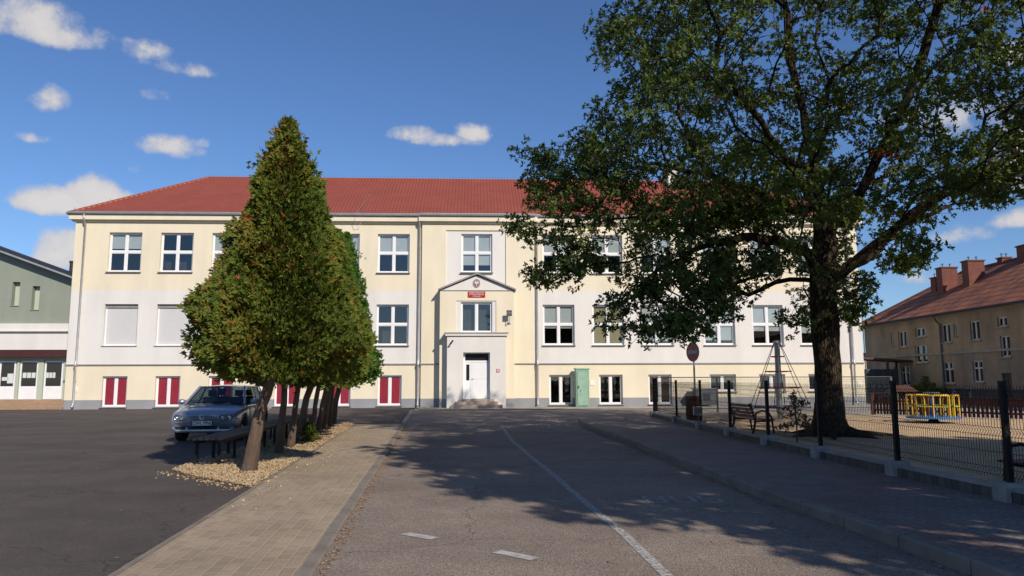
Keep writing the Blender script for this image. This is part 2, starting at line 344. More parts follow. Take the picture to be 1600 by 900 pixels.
sheet('backyard', [(-26, 36), (40, 30), (40, 80), (-26, 80)], 'pavers_grey', -.012)
sheet('paved_path', [(px_(-30), -30), (kx(-30)-.1, -30), (kx(26.6)-.1, 26.6), (px_(26.4), 26.4)], 'pavers_path', .022)
fo = [W(-5.5, -.005, 0), W(-4.9, -3.1, 0), W(8, -3.6, 0), W(24, -3.6, 0), W(24, -.005, 0)]
sheet('forecourt', [fo[0], fo[1], fo[2], fo[3], fo[4]], 'pavers_grey', .02)
sheet('fore_kerb_strip', [W(-24.9, -.01, 0), W(-24.9, -.5, 0), W(-5.4, -.5, 0), W(-5.4, -.01, 0)], 'concrete', .012)
FX = lambda Y: 5.86-.045*(Y-8) if Y < 14 else 5.59-.014*(Y-14)      # playground fence line
rp = [(p[0]+.14, p[1]) for p in KR]
sheet('pavement', rp+[(FX(31.3), 31.2), (FX(24), 24), (FX(14), 14), (FX(8), 8), (FX(0), 0), (7, -30)], 'pavers_red', .125)
sheet('playground_sand', [(FX(-20)+.1, -20), (FX(8)+.1, 8), (FX(14)+.1, 14), (FX(31)+.1, 31), (9, 31.6), (15.3, 28.3), (23.5, 17), (24, -20)], 'sand', .16)
sheet('playground_path', [(8.8, 31.3), (12, 36), (26, 36), (26, 22), (16.5, 26.2)], 'pavers_grey', .15)
def kerb(name, pts, w, h, mat, side=1, L=1.0, z0=-.05):
    # individual kerb stones with fine joints, one running row
    mb = MB(); acc = []
    for a, b in zip(pts, pts[1:]):
        a, b = Vector((*a, 0)), Vector((*b, 0)); n = max(1, round((b-a).length/L)); acc += [(a.lerp(b, i/n), a.lerp(b, (i+1)/n)) for i in range(n)]
    for a, b in acc:
        d = (b-a).normalized(); q = Vector((d.y, -d.x, 0))*w*side; a2 = a+d*.006; b2 = b-d*.006; dz = random.uniform(-.004, .004)
        n = len(mb.v); bv = .02
        prof = [(0, z0), (0, h-bv+dz), (bv/w, h+dz), (1, h+dz), (1, z0)]
        for e in (a2, b2):
            for t, z in prof: mb.v.append(tuple(e+q*t+Vector((0, 0, z))))
        k = len(prof)
        for i in range(k-1): mb.f.append((n+i, n+i+1, n+k+i+1, n+k+i)); mb.m.append(0)
        mb.f.append(tuple(n+i for i in range(k))); mb.f.append(tuple(n+k+i for i in reversed(range(k)))); mb.m += [0, 0]
    return tag(mb.build(name, mat), kind='structure')
pm('kerb_stone', (.25, .212, .172), (.17, .147, .125), scale=2.5, rough=.92, bs=50, bst=.5)
kerb('kerb', [p for p in KR if p[1] >= -10]+[], .15, .13, 'kerb_stone')
kerb('path_kerb', [(kx(-8), -8), (kx(26.5), 26.5)], .12, .03, 'kerb_stone', -1)
kerb('yard_kerb', [(kx(26.6), 26.6), (kx(38.4), 38.4)], .14, .05, 'concrete', -1)
kerb('path_edging', [(px_(-8), -8), (px_(26.4), 26.4)], .07, .03, 'kerb_stone', 1)
# road markings (thin worn paint, 4 mm above the asphalt)
def ribbon(mb, pts, w, z=.005):
    for a, b in zip(pts, pts[1:]):
        a, b = Vector((*a[:2], z)), Vector((*b[:2], z)); d = (b-a).normalized(); q = Vector((d.y, -d.x, 0))*w/2
        mb.quad(a-q, b-q, b+q, a+q)
def m_worn():
    m, nt, b = newmat('worn_paint'); out = nt.nodes['Material Output']; v = mapped(nt)
    nt.links.new(ramp(nt, noise(nt, v, 5, 5), (.3, (.50, .48, .44)), (.7, (.38, .365, .34))), b.inputs['Base Color']); b.inputs['Roughness'].default_value = .9
    tr = N(nt, 'ShaderNodeBsdfTransparent'); mx = N(nt, 'ShaderNodeMixShader')
    nt.links.new(ramp(nt, noise(nt, v, 28, 6, .75), (.47, (1,)*3), (.60, (.1,)*3)), mx.inputs[0])
    nt.links.new(tr.outputs[0], mx.inputs[1]); nt.links.new(b.outputs[0], mx.inputs[2]); nt.links.new(mx.outputs[0], out.inputs[0]); MATS['worn_paint'] = m
m_worn()
mb = MB(); ribbon(mb, [(-.42, 26.0), (.02, 19), (.32, 15.8), (.6, 13.15), (.8, 10.9), (.98, 9.13), (1.12, 7.72), (1.22, 6.13), (1.3, 4), (1.34, -10)], .095)
tag(mb.build('lane_line', 'worn_paint'), kind='structure')
for a, b in ((gnd(632, 834), gnd(680, 842)), (gnd(775, 862), gnd(836, 874))):
    mb = MB(); ribbon(mb, [a, b], .13); tag(mb.build('road_dash', 'road_paint'), kind='structure')
mb = MB()
def strokes(mb, x, y, w, h, L):
    for pts in L: ribbon(mb, [(x+a*w, y+b*h) for a, b in pts], .055)
bx, by = 1.72, 9.66
strokes(mb, bx, by, .26, .5, [[(.05, 0), (.05, 1)], [(0, 1), (.8, 1), (1, .8), (.8, .52), (0, .52)], [(.8, .52), (1, .25), (.8, 0), (0, 0)]])
strokes(mb, bx+.37, by, .24, .5, [[(0, 1), (0, .15), (.2, 0), (.8, 0), (1, .15), (1, 1)]])
strokes(mb, bx+.72, by, .24, .5, [[(1, .85), (.8, 1), (.2, 1), (0, .8), (.15, .55), (.85, .48), (1, .25), (.8, 0), (.2, 0), (0, .15)]])
tag(mb.build('bus_lettering', 'worn_paint'), kind='structure')
mb = MB()
for i in range(9):
    x = 1.62+i*.135; ribbon(mb, [(x, 9.02+random.uniform(-.06, .06)), (x+.09, 9.0+random.uniform(-.07, .07))], .035)
ribbon(mb, [(2.62, 9.06), (2.9, 8.86)], .05); ribbon(mb, [(2.13, 9.4), (2.25, 9.38)], .03)
tag(mb.build('bay_marking', 'worn_paint'), kind='structure')
# gravel bed of the trees
gb = [(-5.95, 13.25), (-5.2, 12.35), (-4.5, 11.75), (px_(11.05)-.02, 11.05), (px_(18)-.02, 18), (px_(26.4)-.02, 26.4), (-6.15, 27.6), (-6.9, 27.2), (-6.75, 24), (-6.35, 19), (-6.15, 15)]
sheet('gravel_bed', gb, 'gravel', .001)
def inside(poly, x, y):
    c = False; n = len(poly)
    for i in range(n):
        x0, y0 = poly[i][:2]; x1, y1 = poly[i-1][:2]
        if (y0 > y) != (y1 > y) and x < (x1-x0)*(y-y0)/(y1-y0)+x0: c = not c
    return c
OCT = np.array([(1, 0, 0), (0, 1, 0), (-1, 0, 0), (0, -1, 0), (0, 0, 1), (0, 0, -1)], float)
OF = np.array([(0, 1, 4), (1, 2, 4), (2, 3, 4), (3, 0, 4), (1, 0, 5), (2, 1, 5), (3, 2, 5), (0, 3, 5)])
def pebbles(name, P, smin, smax, mat, flat=.5):
    n = len(P); s = rng.uniform(smin, smax, (n, 1, 1)); a = rng.uniform(0, 6.28, n)
    M = np.zeros((n, 3, 3)); M[:, 0, 0] = np.cos(a); M[:, 0, 1] = -np.sin(a); M[:, 1, 0] = np.sin(a); M[:, 1, 1] = np.cos(a); M[:, 2, 2] = 1
    B = OCT[None]*np.stack([rng.uniform(.7, 1.5, n), rng.uniform(.6, 1, n), rng.uniform(.35, .75, n)*flat*2], 1)[:, None, :]
    V = np.einsum('nij,nkj->nki', M, B)*s+np.asarray(P)[:, None, :]
    F = (OF[None]+np.arange(n)[:, None, None]*6).reshape(-1, 3)
    return npmesh(name, V.reshape(-1, 3), F, mat, None, np.repeat(rng.uniform(0, 1, n), 8))
P = []
while len(P) < 15000:
    x, y = random.uniform(-6.9, -3.6), random.choice([random.uniform(11, 27.5), random.uniform(11, 17)])
    if inside(gb, x, y): P.append((x, y, random.uniform(.015, .035)))
for _ in range(170):     # stones kicked onto the path and the tarmac
    y = random.uniform(9, 25); t = abs(random.gauss(0, .28)); P.append((px_(y)+.06+t, y, .03))
for _ in range(110):
    t = random.random(); P.append((-5.95+t*2.1-abs(random.gauss(0, .1)), 13.1-t*2.0-abs(random.gauss(0, .16)), .005))
tag(pebbles('gravel_stones', P, .012, .030, 'pebble'), 'loose pale tan gravel lying round the thuja trunks', 'gravel', kind='stuff')
P = []
for _ in range(1500):
    r = random.random()
    if r < .55: y = random.uniform(4, 27); P.append((kx(y)+abs(random.gauss(0, .07))+.01, y, .008))
    elif r < .8:
        y = random.uniform(5, 26); k = [q for q in KR]; 
        for a, b in zip(k, k[1:]):
            if a[1] <= y <= b[1]: x = a[0]+(b[0]-a[0])*(y-a[1])/(b[1]-a[1])
        P.append((x-abs(random.gauss(0, .08))-.01, y, .008))
    elif r < .9: y = random.uniform(5, 30); P.append((random.uniform(-12, 3), y, .006))
    else: y = random.uniform(9, 26); P.append((FX(y)-.12-abs(random.gauss(0, .12)), y, .13))
tag(pebbles('leaf_litter', P, .012, .028, 'dry_leaf', .12), 'dry leaves and crumbs gathered along both kerbs of the road', 'leaves', kind='stuff')
# ------------------------------------------------------------------ school
school, SO = fthing('school', 'long cream and white two storey school over a basement with a red metal roof', 'school', -2, 0)
class Facade:
    """front wall drawn as cells between openings, with real reveals"""
    def __init__(s): s.mb = MB()
    def zone(s, x0, x1, y, bands, ops):
        xs = sorted({x0, x1, *[o[0] for o in ops], *[o[1] for o in ops]}); zs = sorted({bands[0][0], bands[-1][1], *[b[0] for b in bands], *[o[2] for o in ops], *[o[3] for o in ops]})
        mat = lambda z: next(b[2] for b in bands if b[0] <= z <= b[1])
        for a, b in zip(xs, xs[1:]):
            for c, d in zip(zs, zs[1:]):
                mx, mz = (a+b)/2, (c+d)/2
                if any(o[0] < mx < o[1] and o[2] < mz < o[3] for o in ops): continue
                s.mb.quad((a, y, c), (b, y, c), (b, y, d), (a, y, d), mat(mz))
        for (a, b, c, d, dp) in ops:
            zz = sorted({c, d, *[bb[0] for bb in bands if c < bb[0] < d]})
            for e, f in zip(zz, zz[1:]):
                k = mat((e+f)/2); s.mb.quad((a, y, e), (a, y, f), (a, y+dp, f), (a, y+dp, e), k); s.mb.quad((b, y, f), (b, y, e), (b, y+dp, e), (b, y+dp, f), k)
            s.mb.quad((a, y, d), (b, y, d), (b, y+dp, d), (a, y+dp, d), mat(d-.01)); s.mb.quad((a, y, c), (a, y+dp, c), (b, y+dp, c), (b, y, c), mat(c+.01))
WX = [-22.95, -20.07, -17.19, -13.53, -10.65, -7.77, 1.78, 4.66, 7.54, 11.21, 14.09, 16.96]; WW = 1.84
BX = [-22.83, -19.94, -17.03, -13.4, -10.5, -7.64, 2.11, 4.99, 7.85, 11.44, 14.35, 17.27]
RV = .24
XL, XR = -24.85, 20.62
F_ = Facade(); wing = [(-.3, .51, 2), (.51, 2.45, 0), (2.45, 6.64, 1), (6.64, 10.66, 0)]; mid = [(-.3, .51, 2), (.51, 10.66, 0)]
RISL, RISR, RY = -5.2, 1.24, -.16
ops = []
for i, x in enumerate(WX): ops += [(x, x+WW, 7.70, 9.97, RV), (x, x+WW, 3.52, 5.86, RV)]
for i, x in enumerate(BX): ops.append((x, x+1.36, .13, 1.82, RV) if i < 9 else (x, x+1.54, .84, 1.82, RV))
F_.zone(XL, RISL, 0, wing, [o for o in ops if o[0] < RISL]); F_.zone(RISR, XR, 0, wing, [o for o in ops if o[0] > RISR])
# centre projection with the recessed white panel and the upper window
PN = (-3.82, -.36, 6.4, 10.18)
F_.zone(RISL, RISR, RY, mid, [(*PN, .07)])
F_.zone(PN[0], PN[1], RY+.07, [(6.4, 10.18, 1)], [(-2.94, -1.14, 7.72, 9.98, .2)])
m_ = F_.mb
for x, sg in ((RISL, 1), (RISR, -1)): m_.quad((x, RY, -.3), (x, RY, 10.66), (x, 0, 10.66), (x, 0, -.3), 0)
BD = 11.0
for (a, b, k) in ((-.3, .51, 2), (.51, 2.45, 0), (2.45, 6.64, 1), (6.64, 10.66, 0)):
    m_.quad((XL, 0, a), (XL, 0, b), (XL, BD, b), (XL, BD, a), k); m_.quad((XR, 0, a), (XR, BD, a), (XR, BD, b), (XR, 0, b), k)
    m_.quad((XL, BD, a), (XL, BD, b), (XR, BD, b), (XR, BD, a), k)
m_.build('wall', ['cream', 'white_wall', 'plinth_grey'], school, SO)
# ledge, cornice, gutter
mb = MB()
for a, b, y in ((XL-.05, RISL-.001, -.07), (RISL-.05, -4.16, RY-.06), (.13, RISR+.05, RY-.06), (RISR+.051, XR+.05, -.07)): mb.box(a, b, y, .02, 2.42, 2.485)
mb.build('ledge', 'trim_grey', school, SO)
mb = MB(); mb.box(XL-.28, RISL-.2, -.26, .02, 10.66, 10.95); mb.box(RISL-.199, RISR+.199, RY-.26, .02, 10.66, 10.95); mb.box(RISR+.2, XR+.28, -.26, .02, 10.66, 10.95)
mb.box(XL-.28, XL-.001, .021, BD+.2, 10.66, 10.95); mb.box(XR+.001, XR+.28, .021, BD+.2, 10.66, 10.95)
mb.box(XL-.14, RISL-.1, -.12, .02, 10.56, 10.66); mb.box(RISL-.099, RISR+.099, RY-.12, .02, 10.56, 10.66); mb.box(RISR+.1, XR+.14, -.12, .02, 10.56, 10.66)
mb.build('cornice', 'cream', school, SO, bevel=.012)
mb = MB()
def gutter(mb, a, b, y):
    pr = [(y+.0, 11.12), (y-.01, 11.02), (y-.05, 10.965), (y-.11, 10.955), (y-.165, 10.99), (y-.18, 11.06), (y-.18, 11.10)]
    for (p, q) in zip(pr, pr[1:]): mb.quad((a, p[0], p[1]), (b, p[0], p[1]), (b, q[0], q[1]), (a, q[0], q[1]))
gutter(mb, XL-.3, RISL-.1, -.24); gutter(mb, RISL-.1, RISR+.1, -.4); gutter(mb, RISR+.1, XR+.3, -.24)
mb.box(XL-.45, XL-.28, -.3, BD, 10.96, 11.08)
mb.build('gutter', 'gutter_metal', school, SO)
# hipped roof
RH, HR = 14.72, 5.55; e0, e1, ey0, ey1, ez = XL-.3, XR+.3, -.3, BD+.3, 11.04; rx0, rx1, ry = -19.6, 15.2, 5.5
mb = MB(); mb.poly([(e0, ey0, ez), (e1, ey0, ez), (rx1, ry, RH), (rx0, ry, RH)]); mb.poly([(e1, ey1, ez), (e0, ey1, ez), (rx0, ry, RH), (rx1, ry, RH)])
rf = mb.build('roof', 'metal_tiles', school, SO)
for q in ([(e0, ey1, ez), (e0, ey0, ez), (rx0, ry, RH)], [(e1, ey0, ez), (e1, ey1, ez), (rx1, ry, RH)]): MB().poly(q).build('roof_hip', 'metal_tiles_side', school, SO)
mb = MB()
for a, b in (((rx0, ry, RH), (rx1, ry, RH)), ((e0, ey0, ez), (rx0, ry, RH)), ((e1, ey0, ez), (rx1, ry, RH)), ((e0, ey1, ez), (rx0, ry, RH)), ((e1, ey1, ez), (rx1, ry, RH))): mb.tube([a, b], .085, 8)
mb.build('ridge_cap', 'metal_tiles', school, SO)
mb = MB()
for t in (.04, .27, .5, .73, .96):
    p = Vector((e0, ey0, ez)).lerp(Vector((rx0, ry, RH)), t); mb.tube([p, p+Vector((0, 0, .22))], .015, 5)
for x in np.arange(rx0+1, rx1, 2.9): mb.tube([(x, ry, RH), (x, ry, RH+.2)], .012, 5)
mb.tube([(rx0, ry, RH+.2), (rx1, ry, RH+.2)], .006, 4)
mb.tube([(-8.6, 2.4, 12.9), (-8.7, 1.2, 12.2), (-8.9, -.2, 11.3), (-9.1, -.32, 10.7), (-9.0, -.3, 10.4), (-8.75, -.3, 10.45), (-8.75, -.3, 10.6)], .012, 5)
mb.build('lightning_wire', 'zinc', school, SO)
mb = MB(); mb.box(10.6, 11.3, 4.6, 5.6, 14.0, 15.35); mb.box(10.5, 11.4, 4.5, 5.7, 15.35, 15.5); mb.box(10.7, 11.2, 4.7, 5.5, 15.5, 15.8)
ch = mb.build('chimney', 'white_wall', school, SO, bevel=.02)
for x in (-24.25, RISL-.16, RISR+.2, 19.95):
    mb = MB(); y = -.13 
    mb.tube([(x, y-.22, 10.96), (x, y-.18, 10.6), (x, y, 10.35), (x, y, 2.75), (x, y-.03, 2.55), (x, y-.09, 2.42), (x, y-.05, 2.2), (x, y-.02, .35), (x, y-.06, .2), (x, y-.18, .13)], .058, 10)
    for z in (9.2, 7.3, 5.4, 3.4, 1.6): mb.tube([(x, y, z-.02), (x, y, z+.02)], .068, 10)
    mb.tube([(x, y-.09, 2.48), (x, y-.085, 2.36)], .075, 10)
    mb.build('downpipe', 'zinc', school, SO, smooth=True)
# windows
def window(x0, x1, z0, z1, y, kind, blind=None, parent=school, off=SO, fm='pvc', rows=2, depth=1.6, glass='glass', fw=.075):
    fr = MB(); yy = y; w, h = x1-x0, z1-z0; xm = (x0+x1)/2; zt = z0+h*.515
    fr.box(x0, x0+fw, yy, yy+.07, z0, z1); fr.box(x1-fw, x1, yy, yy+.07, z0, z1)
    fr.box(x0+fw, x1-fw, yy, yy+.07, z0, z0+fw); fr.box(x0+fw, x1-fw, yy, yy+.07, z1-fw, z1)
    fr.box(xm-.06, xm+.06, yy-.003, yy+.07, z0+fw, z1-fw)
    if rows == 2:
        for a, b in ((x0+fw, xm-.06), (xm+.06, x1-fw)): fr.box(a, b, yy-.005, yy+.07, zt-.06, zt+.06)
    cells = [(a, b, c, d) for (a, b) in ((x0+fw, xm-.06), (xm+.06, x1-fw)) for (c, d) in (((z0+fw, zt-.06), (zt+.06, z1-fw)) if rows == 2 else ((z0+fw, z1-fw),))]
    for a, b, c, d in cells:
        s = .035
        fr.box(a, a+s, yy+.012, yy+.06, c, d); fr.box(b-s, b, yy+.012, yy+.06, c, d); fr.box(a+s, b-s, yy+.012, yy+.06, c, c+s); fr.box(a+s, b-s, yy+.012, yy+.06, d-s, d)
    f = fr.build('window', fm, parent, off)
    sill = MB(); sill.box(x0-.05, x1+.05, y-RV-.05, y-.002, z0-.045, z0-.005); sill.build('sill', 'trim_grey' if fm == 'pvc' else 'cornice_old', f, (0, 0, 0)).location = -Vector(off)
    g = MB()
    for a, b, c, d in cells: g.quad((a, yy+.04, c), (b, yy+.04, c), (b, yy+.04, d), (a, yy+.04, d))
    loc = -Vector(off)
    if kind == 'red': o = g.build('pane', 'red_panel', f); o.location = loc; return f
    o = g.build('pane', glass, f); o.location = loc
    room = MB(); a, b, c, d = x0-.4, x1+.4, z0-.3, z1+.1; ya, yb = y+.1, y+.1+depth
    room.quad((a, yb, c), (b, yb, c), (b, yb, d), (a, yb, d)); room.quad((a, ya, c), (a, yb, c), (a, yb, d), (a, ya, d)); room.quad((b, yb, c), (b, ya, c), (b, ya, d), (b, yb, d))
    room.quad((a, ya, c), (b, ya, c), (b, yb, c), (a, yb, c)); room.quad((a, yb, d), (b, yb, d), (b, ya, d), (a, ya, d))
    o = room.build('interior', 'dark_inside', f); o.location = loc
    if blind:
        bl = MB(); mat = blind[0]
        for k, (a, b) in enumerate(((x0+fw, xm-.05), (xm+.05, x1-fw))):
            zt_, zb_ = z1-fw, blind[1+k] if isinstance(blind[1], (int, float)) and len(blind) > 2 else blind[1]
            bl.box(a, b, yy+.10, yy+.106, z0+h*zb_, zt_)
        o = bl.build('blind', mat, f); o.location = loc
    return f
UB = ['h.6', '0', 'h.3', 'h.3', 'h.2', 'h.55', 'h.45', 'h.5', 'h.5', 'h.1', 'h.2', 'h.3']
FB = ['shut', 'shut', 'shut', 'h.3', 'h.4', '0', 'h.42', 'b.02', 'h.1', 'h.12', 'h.35', 'h.3']
for i, x in enumerate(WX):
    for (z0, z1, spec) in ((7.70, 9.97, UB[i]), (3.52, 5.86, FB[i])):
        if spec == 'shut':
            fr = MB(); y = RV
            fr.box(x, x+.07, y-.05, y, z0, z1); fr.box(x+WW-.07, x+WW, y-.05, y, z0, z1); fr.box(x+.07, x+WW-.07, y-.03, y, z0, z0+.12)
            f = fr.build('window', 'pvc', school, SO); loc = -Vector(SO)
            s = MB(); s.box(x-.05, x+WW+.05, -.05, y-.051, z0-.045, z0-.005); s.build('sill', 'trim_grey', f).location = loc
            s = MB(); zz = z0+.16; 
            while zz < z1-.2:
                zt = min(zz+.055, z1-.2); s.quad((x+.07, y-.035, zz), (x+WW-.07, y-.035, zz), (x+WW-.07, y-.045, zt-.012), (x+.07, y-.045, zt-.012)); s.quad((x+.07, y-.045, zt-.012), (x+WW-.07, y-.045, zt-.012), (x+WW-.07, y-.03, zt), (x+.07, y-.03, zt)); zz += .055
            s.box(x+.07, x+WW-.07, y-.04, y-.001, z0+.13, z0+.165)
            s.build('roller_shutter', 'shutter_mat', f).location = loc
            s = MB(); s.box(x+.002, x+WW-.002, y-.11, y-.01, z1-.2, z1-.003); s.build('shutter_box', 'trim_grey', f).location = loc
        else:
            b = None
            if spec[0] == 'h': b = ('blind_white', float(spec[1:]))
            if spec[0] == 'b': b = ('blind_beige', float(spec[1:]))
            window(x, x+WW, z0, z1, RV-.07, 'glass', b)
for i, x in enumerate(BX):
    if i < 6: window(x, x+1.36, .13, 1.82, RV-.07, 'red', rows=1)
    elif i < 9:
        f = window(x, x+1.36, .13, 1.82, RV-.07, 'glass', ('orange_curtain', .02) if i == 8 else None, rows=1, glass='old_glass')
    else: window(x, x+1.54, .84, 1.82, RV-.07, 'glass', ('blind_white', .3, .5) if i == 9 else ('blind_white', .1, .1) if i == 10 else None, rows=1, glass='old_glass')
window(-2.94, -1.14, 7.72, 9.98, RY+.07+.13, 'glass', ('blind_white', .2))
# gabled bay
BY = RY-.62; bl, br, bz, bp = -4.12, .08, 6.60, 7.44; bc = (bl+br)/2
G = Facade(); WN = (-3.2, -.94, 4.12, 6.0)
G.zone(bl, br, BY, [(-.3, .51, 2), (.51, bz, 0)], [(*WN, .05)])
G.zone(WN[0], WN[1], BY+.05, [(4.12, 6.0, 1)], [(-2.94, -1.16, 4.2, 5.93, .16)])
g = G.mb
for x in (bl, br):
    for a, b, k in ((-.3, .51, 2), (.51, bz, 0)): g.quad((x, BY, a), (x, BY, b), (x, RY, b), (x, RY, a), k)
bay = g.build('entrance_bay', ['cream', 'white_wall', 'plinth_grey'], school, SO)
mb = MB(); mb.poly([(bl, BY-.002, bz), (br, BY-.002, bz), (bc, BY-.002, bp)]); mb.build('gable', 'white_wall', bay).location = (0, 0, 0)
bay.children[0].data.transform(Matrix.Translation(-Vector(SO)))
mb = MB()
for sx in (-1, 1):
    a = Vector((bc, 0, bp+.06)); b = Vector((bc+sx*2.2, 0, bz-.02)); q = Vector((0, 0, .09))
    n = len(mb.v); ys = (BY-.16, RY)
    for y in ys:
        for p in (a, b, b+q, a+q): mb.v.append((p.x, y, p.z))
    for f in ((0, 1, 2, 3), (7, 6, 5, 4), (0, 4, 5, 1), (2, 6, 7, 3), (1, 5, 6, 2)): mb.f.append(tuple(n+i for i in f)); mb.m.append(0)
mb.box(bl-.03, br+.03, BY-.04, BY+.0, bz-.035, bz+.0)
mb.build('gable_roof', 'trim_grey', bay, SO)
window(-2.94, -1.16, 4.2, 5.93, BY+.05+.12, 'glass', None, rows=1, depth=.3)
# porch
PY = BY-.55; pl, pr, pz = -3.68, -.42, 3.98
H = Facade(); DO = (-2.78, -1.30, .50, 3.06)
H.zone(pl, pr, PY, [(-.3, pz, 0)], [(*DO, .42)])
h = H.mb
for x in (pl, pr): h.quad((x, PY, -.3), (x, PY, pz), (x, BY, pz), (x, BY, -.3))
porch = h.build('porch', ['white_wall'], school, SO)
mb = MB(); mb.box(pl-.1, pr+.1, PY-.1, BY-.001, pz, pz+.13); mb.box(pl-.15, pr+.15, PY-.15, BY-.001, pz+.13, pz+.16); mb.build('porch_cap', 'white_wall', porch, SO)
mb = MB(); mb.box(pl-.16, pr+.16, PY-.16, BY-.001, pz+.16, pz+.19); mb.build('flashing', 'trim_grey', porch, SO)
dy = PY+.34; mb = MB(); a, b, c, d = DO[:4]
mb.box(a, a+.1, dy, dy+.08, c, d); mb.box(b-.08, b, dy, dy+.08, c, d); mb.box(a+.1, b-.08, dy, dy+.08, d-.55, d-.44); mb.box(a+.1, b-.08, dy, dy+.08, d-.06, d)
mb.box(a+.1, a+.16, dy+.01, dy+.07, c, d-.55); mb.box(a+.34, a+.42, dy+.01, dy+.07, c, d-.55); mb.box(a+.16, a+.34, dy+.015, dy+.07, c, c+1.02); mb.box(a+.16, a+.34, dy+.015, dy+.07, d-.66, d-.55)
door = mb.build('door', 'pvc', school, SO)
mb = MB(); mb.box(a+.42, b-.08, dy-.012, dy+.05, c+.02, d-.56)
for z0_, z1_ in ((c+.12, c+1.0), (c+1.1, d-.68)): mb.box(a+.52, b-.2, dy-.022, dy-.01, z0_, z1_)
mb.build('door_leaf', 'pvc', door, SO)
mb = MB(); mb.quad((a+.16, dy+.05, c+1.0), (a+.34, dy+.05, c+1.0), (a+.34, dy+.05, d-.6), (a+.16, dy+.05, d-.6)); mb.quad((a+.1, dy+.05, d-.44), (b-.08, dy+.05, d-.44), (b-.08, dy+.05, d-.06), (a+.1, dy+.05, d-.06))
mb.build('door_glass', 'car_black', door, SO)
mb = MB(); mb.tube([(a+.47, dy-.02, c+1.1), (a+.47, dy-.07, c+1.1), (a+.60, dy-.07, c+1.1)], .012, 6); mb.build('handle', 'chrome', door, SO)
mb = MB(); mb.box(-3.2, -.86, PY-.42, PY-.001, .2, .38); mb.box(-3.0, -1.06, PY-.20, PY-.0015, .38, .50); mb.box(-3.42, -.62, PY-.74, PY-.001, .0, .2)
mb.build('steps', 'step_stone', school, SO, bevel=.012)
# things fixed to the school
r, o = fthing('school_sign', 'small red board with white writing above the middle window of the gabled bay', 'sign', -2.05, BY-.02, 6.35)
mb = MB(); mb.box(-.49, .49, -.02, .015, -.165, .165); mb.build('board', 'sign_red', r, bevel=.004)
for i, (t, sz) in enumerate((('Szkoła Podstawowa', .105), ('im. Tadeusza Kościuszki', .086), ('w Chodczu', .095))):
    text_mesh(t, sz, 'sign_white', 'lettering', r, Matrix.Translation((0, -.023, .098-i*.098)) @ UPRIGHT, bold=.0015)
r, o = fthing('crest_plaque', 'oval coat of arms plaque, white eagle on red, in the white gable', 'plaque', -2.05, BY-.02, 7.0)
mb = MB()
def disc(mb, rx, rz, y, k=28, cz=0, mi=0, y1=None):
    mb.poly([(rx*math.cos(2*PI*j/k), y, cz+rz*math.sin(2*PI*j/k)) for j in range(k)], mi)
    if y1 is not None:
        for j in range(k):
            a0, a1 = 2*PI*j/k, 2*PI*(j+1)/k; mb.quad((rx*math.cos(a0), y, cz+rz*math.sin(a0)), (rx*math.cos(a1), y, cz+rz*math.sin(a1)), (rx*math.cos(a1), y1, cz+rz*math.sin(a1)), (rx*math.cos(a0), y1, cz+rz*math.sin(a0)))
disc(mb, .21, .25, -.015, y1=.015); mb.build('plate', 'light_metal', r)
mb = MB(); mb.poly([(-.13, -.019, .13), (-.14, -.019, -.05), (-.09, -.019, -.14), (0, -.019, -.17), (.09, -.019, -.14), (.14, -.019, -.05), (.13, -.019, .13)]); mb.build('shield', 'sign_red', r)
mb = MB()   # eagle: body, head, wings, tail, legs
y = -.022
mb.poly([(-.03, y, .06), (-.035, y, -.03), (0, y, -.08), (.035, y, -.03), (.03, y, .06)]); mb.poly([(-.02, y-.001, .06), (.02, y-.001, .06), (.022, y-.001, .1), (-.035, y-.001, .095)])
for s in (-1, 1):
    mb.poly([(s*.025, y-.002, .04), (s*.06, y-.002, .10), (s*.11, y-.002, .105), (s*.105, y-.002, .04), (s*.115, y-.002, -.02), (s*.085, y-.002, -.06), (s*.07, y-.002, -.02), (s*.03, y-.002, -.02)])
    mb.poly([(s*.01, y-.003, -.05), (s*.05, y-.003, -.1), (s*.03, y-.003, -.11), (0, y-.003, -.07)])
mb.poly([(-.03, y-.004, -.12), (0, y-.004, -.07), (.03, y-.004, -.12), (0, y-.004, -.15)]); mb.build('eagle', 'sign_white', r)
r, o = fthing('floodlight', 'black double floodlight on a bracket right of the bay window', 'floodlight', -.22, BY, 5.1)
mb = MB(); mb.box(-.15, .15, -.42, -.34, .0, .17); mb.box(-.15, .15, -.42, -.34, .19, .32); mb.build('lamp_head', 'black_metal', r, bevel=.01)
mb = MB(); mb.tube([(0, -.36, .1), (0, -.36, -.28), (0, -.01, -.36)], .02, 6); mb.box(-.09, .09, -.06, 0, -.42, -.34); mb.build('bracket', 'light_metal', r)
mb = MB(); mb.box(-.13, .13, -.425, -.421, .02, .15); mb.box(-.13, .13, -.425, -.421, .21, .3); mb.build('lens', 'grey_metal', r)
r, o = fthing('security_camera', 'small dark surveillance camera at the upper left of the white porch', 'camera', -3.5, PY, 3.45)
mb = MB(); mb.tube([(0, 0, -.02), (0, -.12, .0), (.06, -.16, .08)], .02, 6); mb.lathe((0, 0, -.02), [(0, -.03), (.06, -.03), (.06, 0), (0, 0)], 10, 'y'); mb.build('mount', 'pvc', r)
mb = MB(); mb.tube([(-.02, -.2, .04), (.16, -.16, .27)], .045, 10); mb.build('housing', 'car_black', r)
r, o = fthing('house_number', 'tiny red square plate on the white porch right of the door', 'plate', -.86, PY, 2.05)
mb = MB(); mb.box(-.09, .09, -.02, 0, -.09, .09); mb.build('plate', 'sign_red', r); mb = MB(); mb.box(-.055, .055, -.024, -.02, -.05, .05); mb.build('panel', 'sign_white', r)
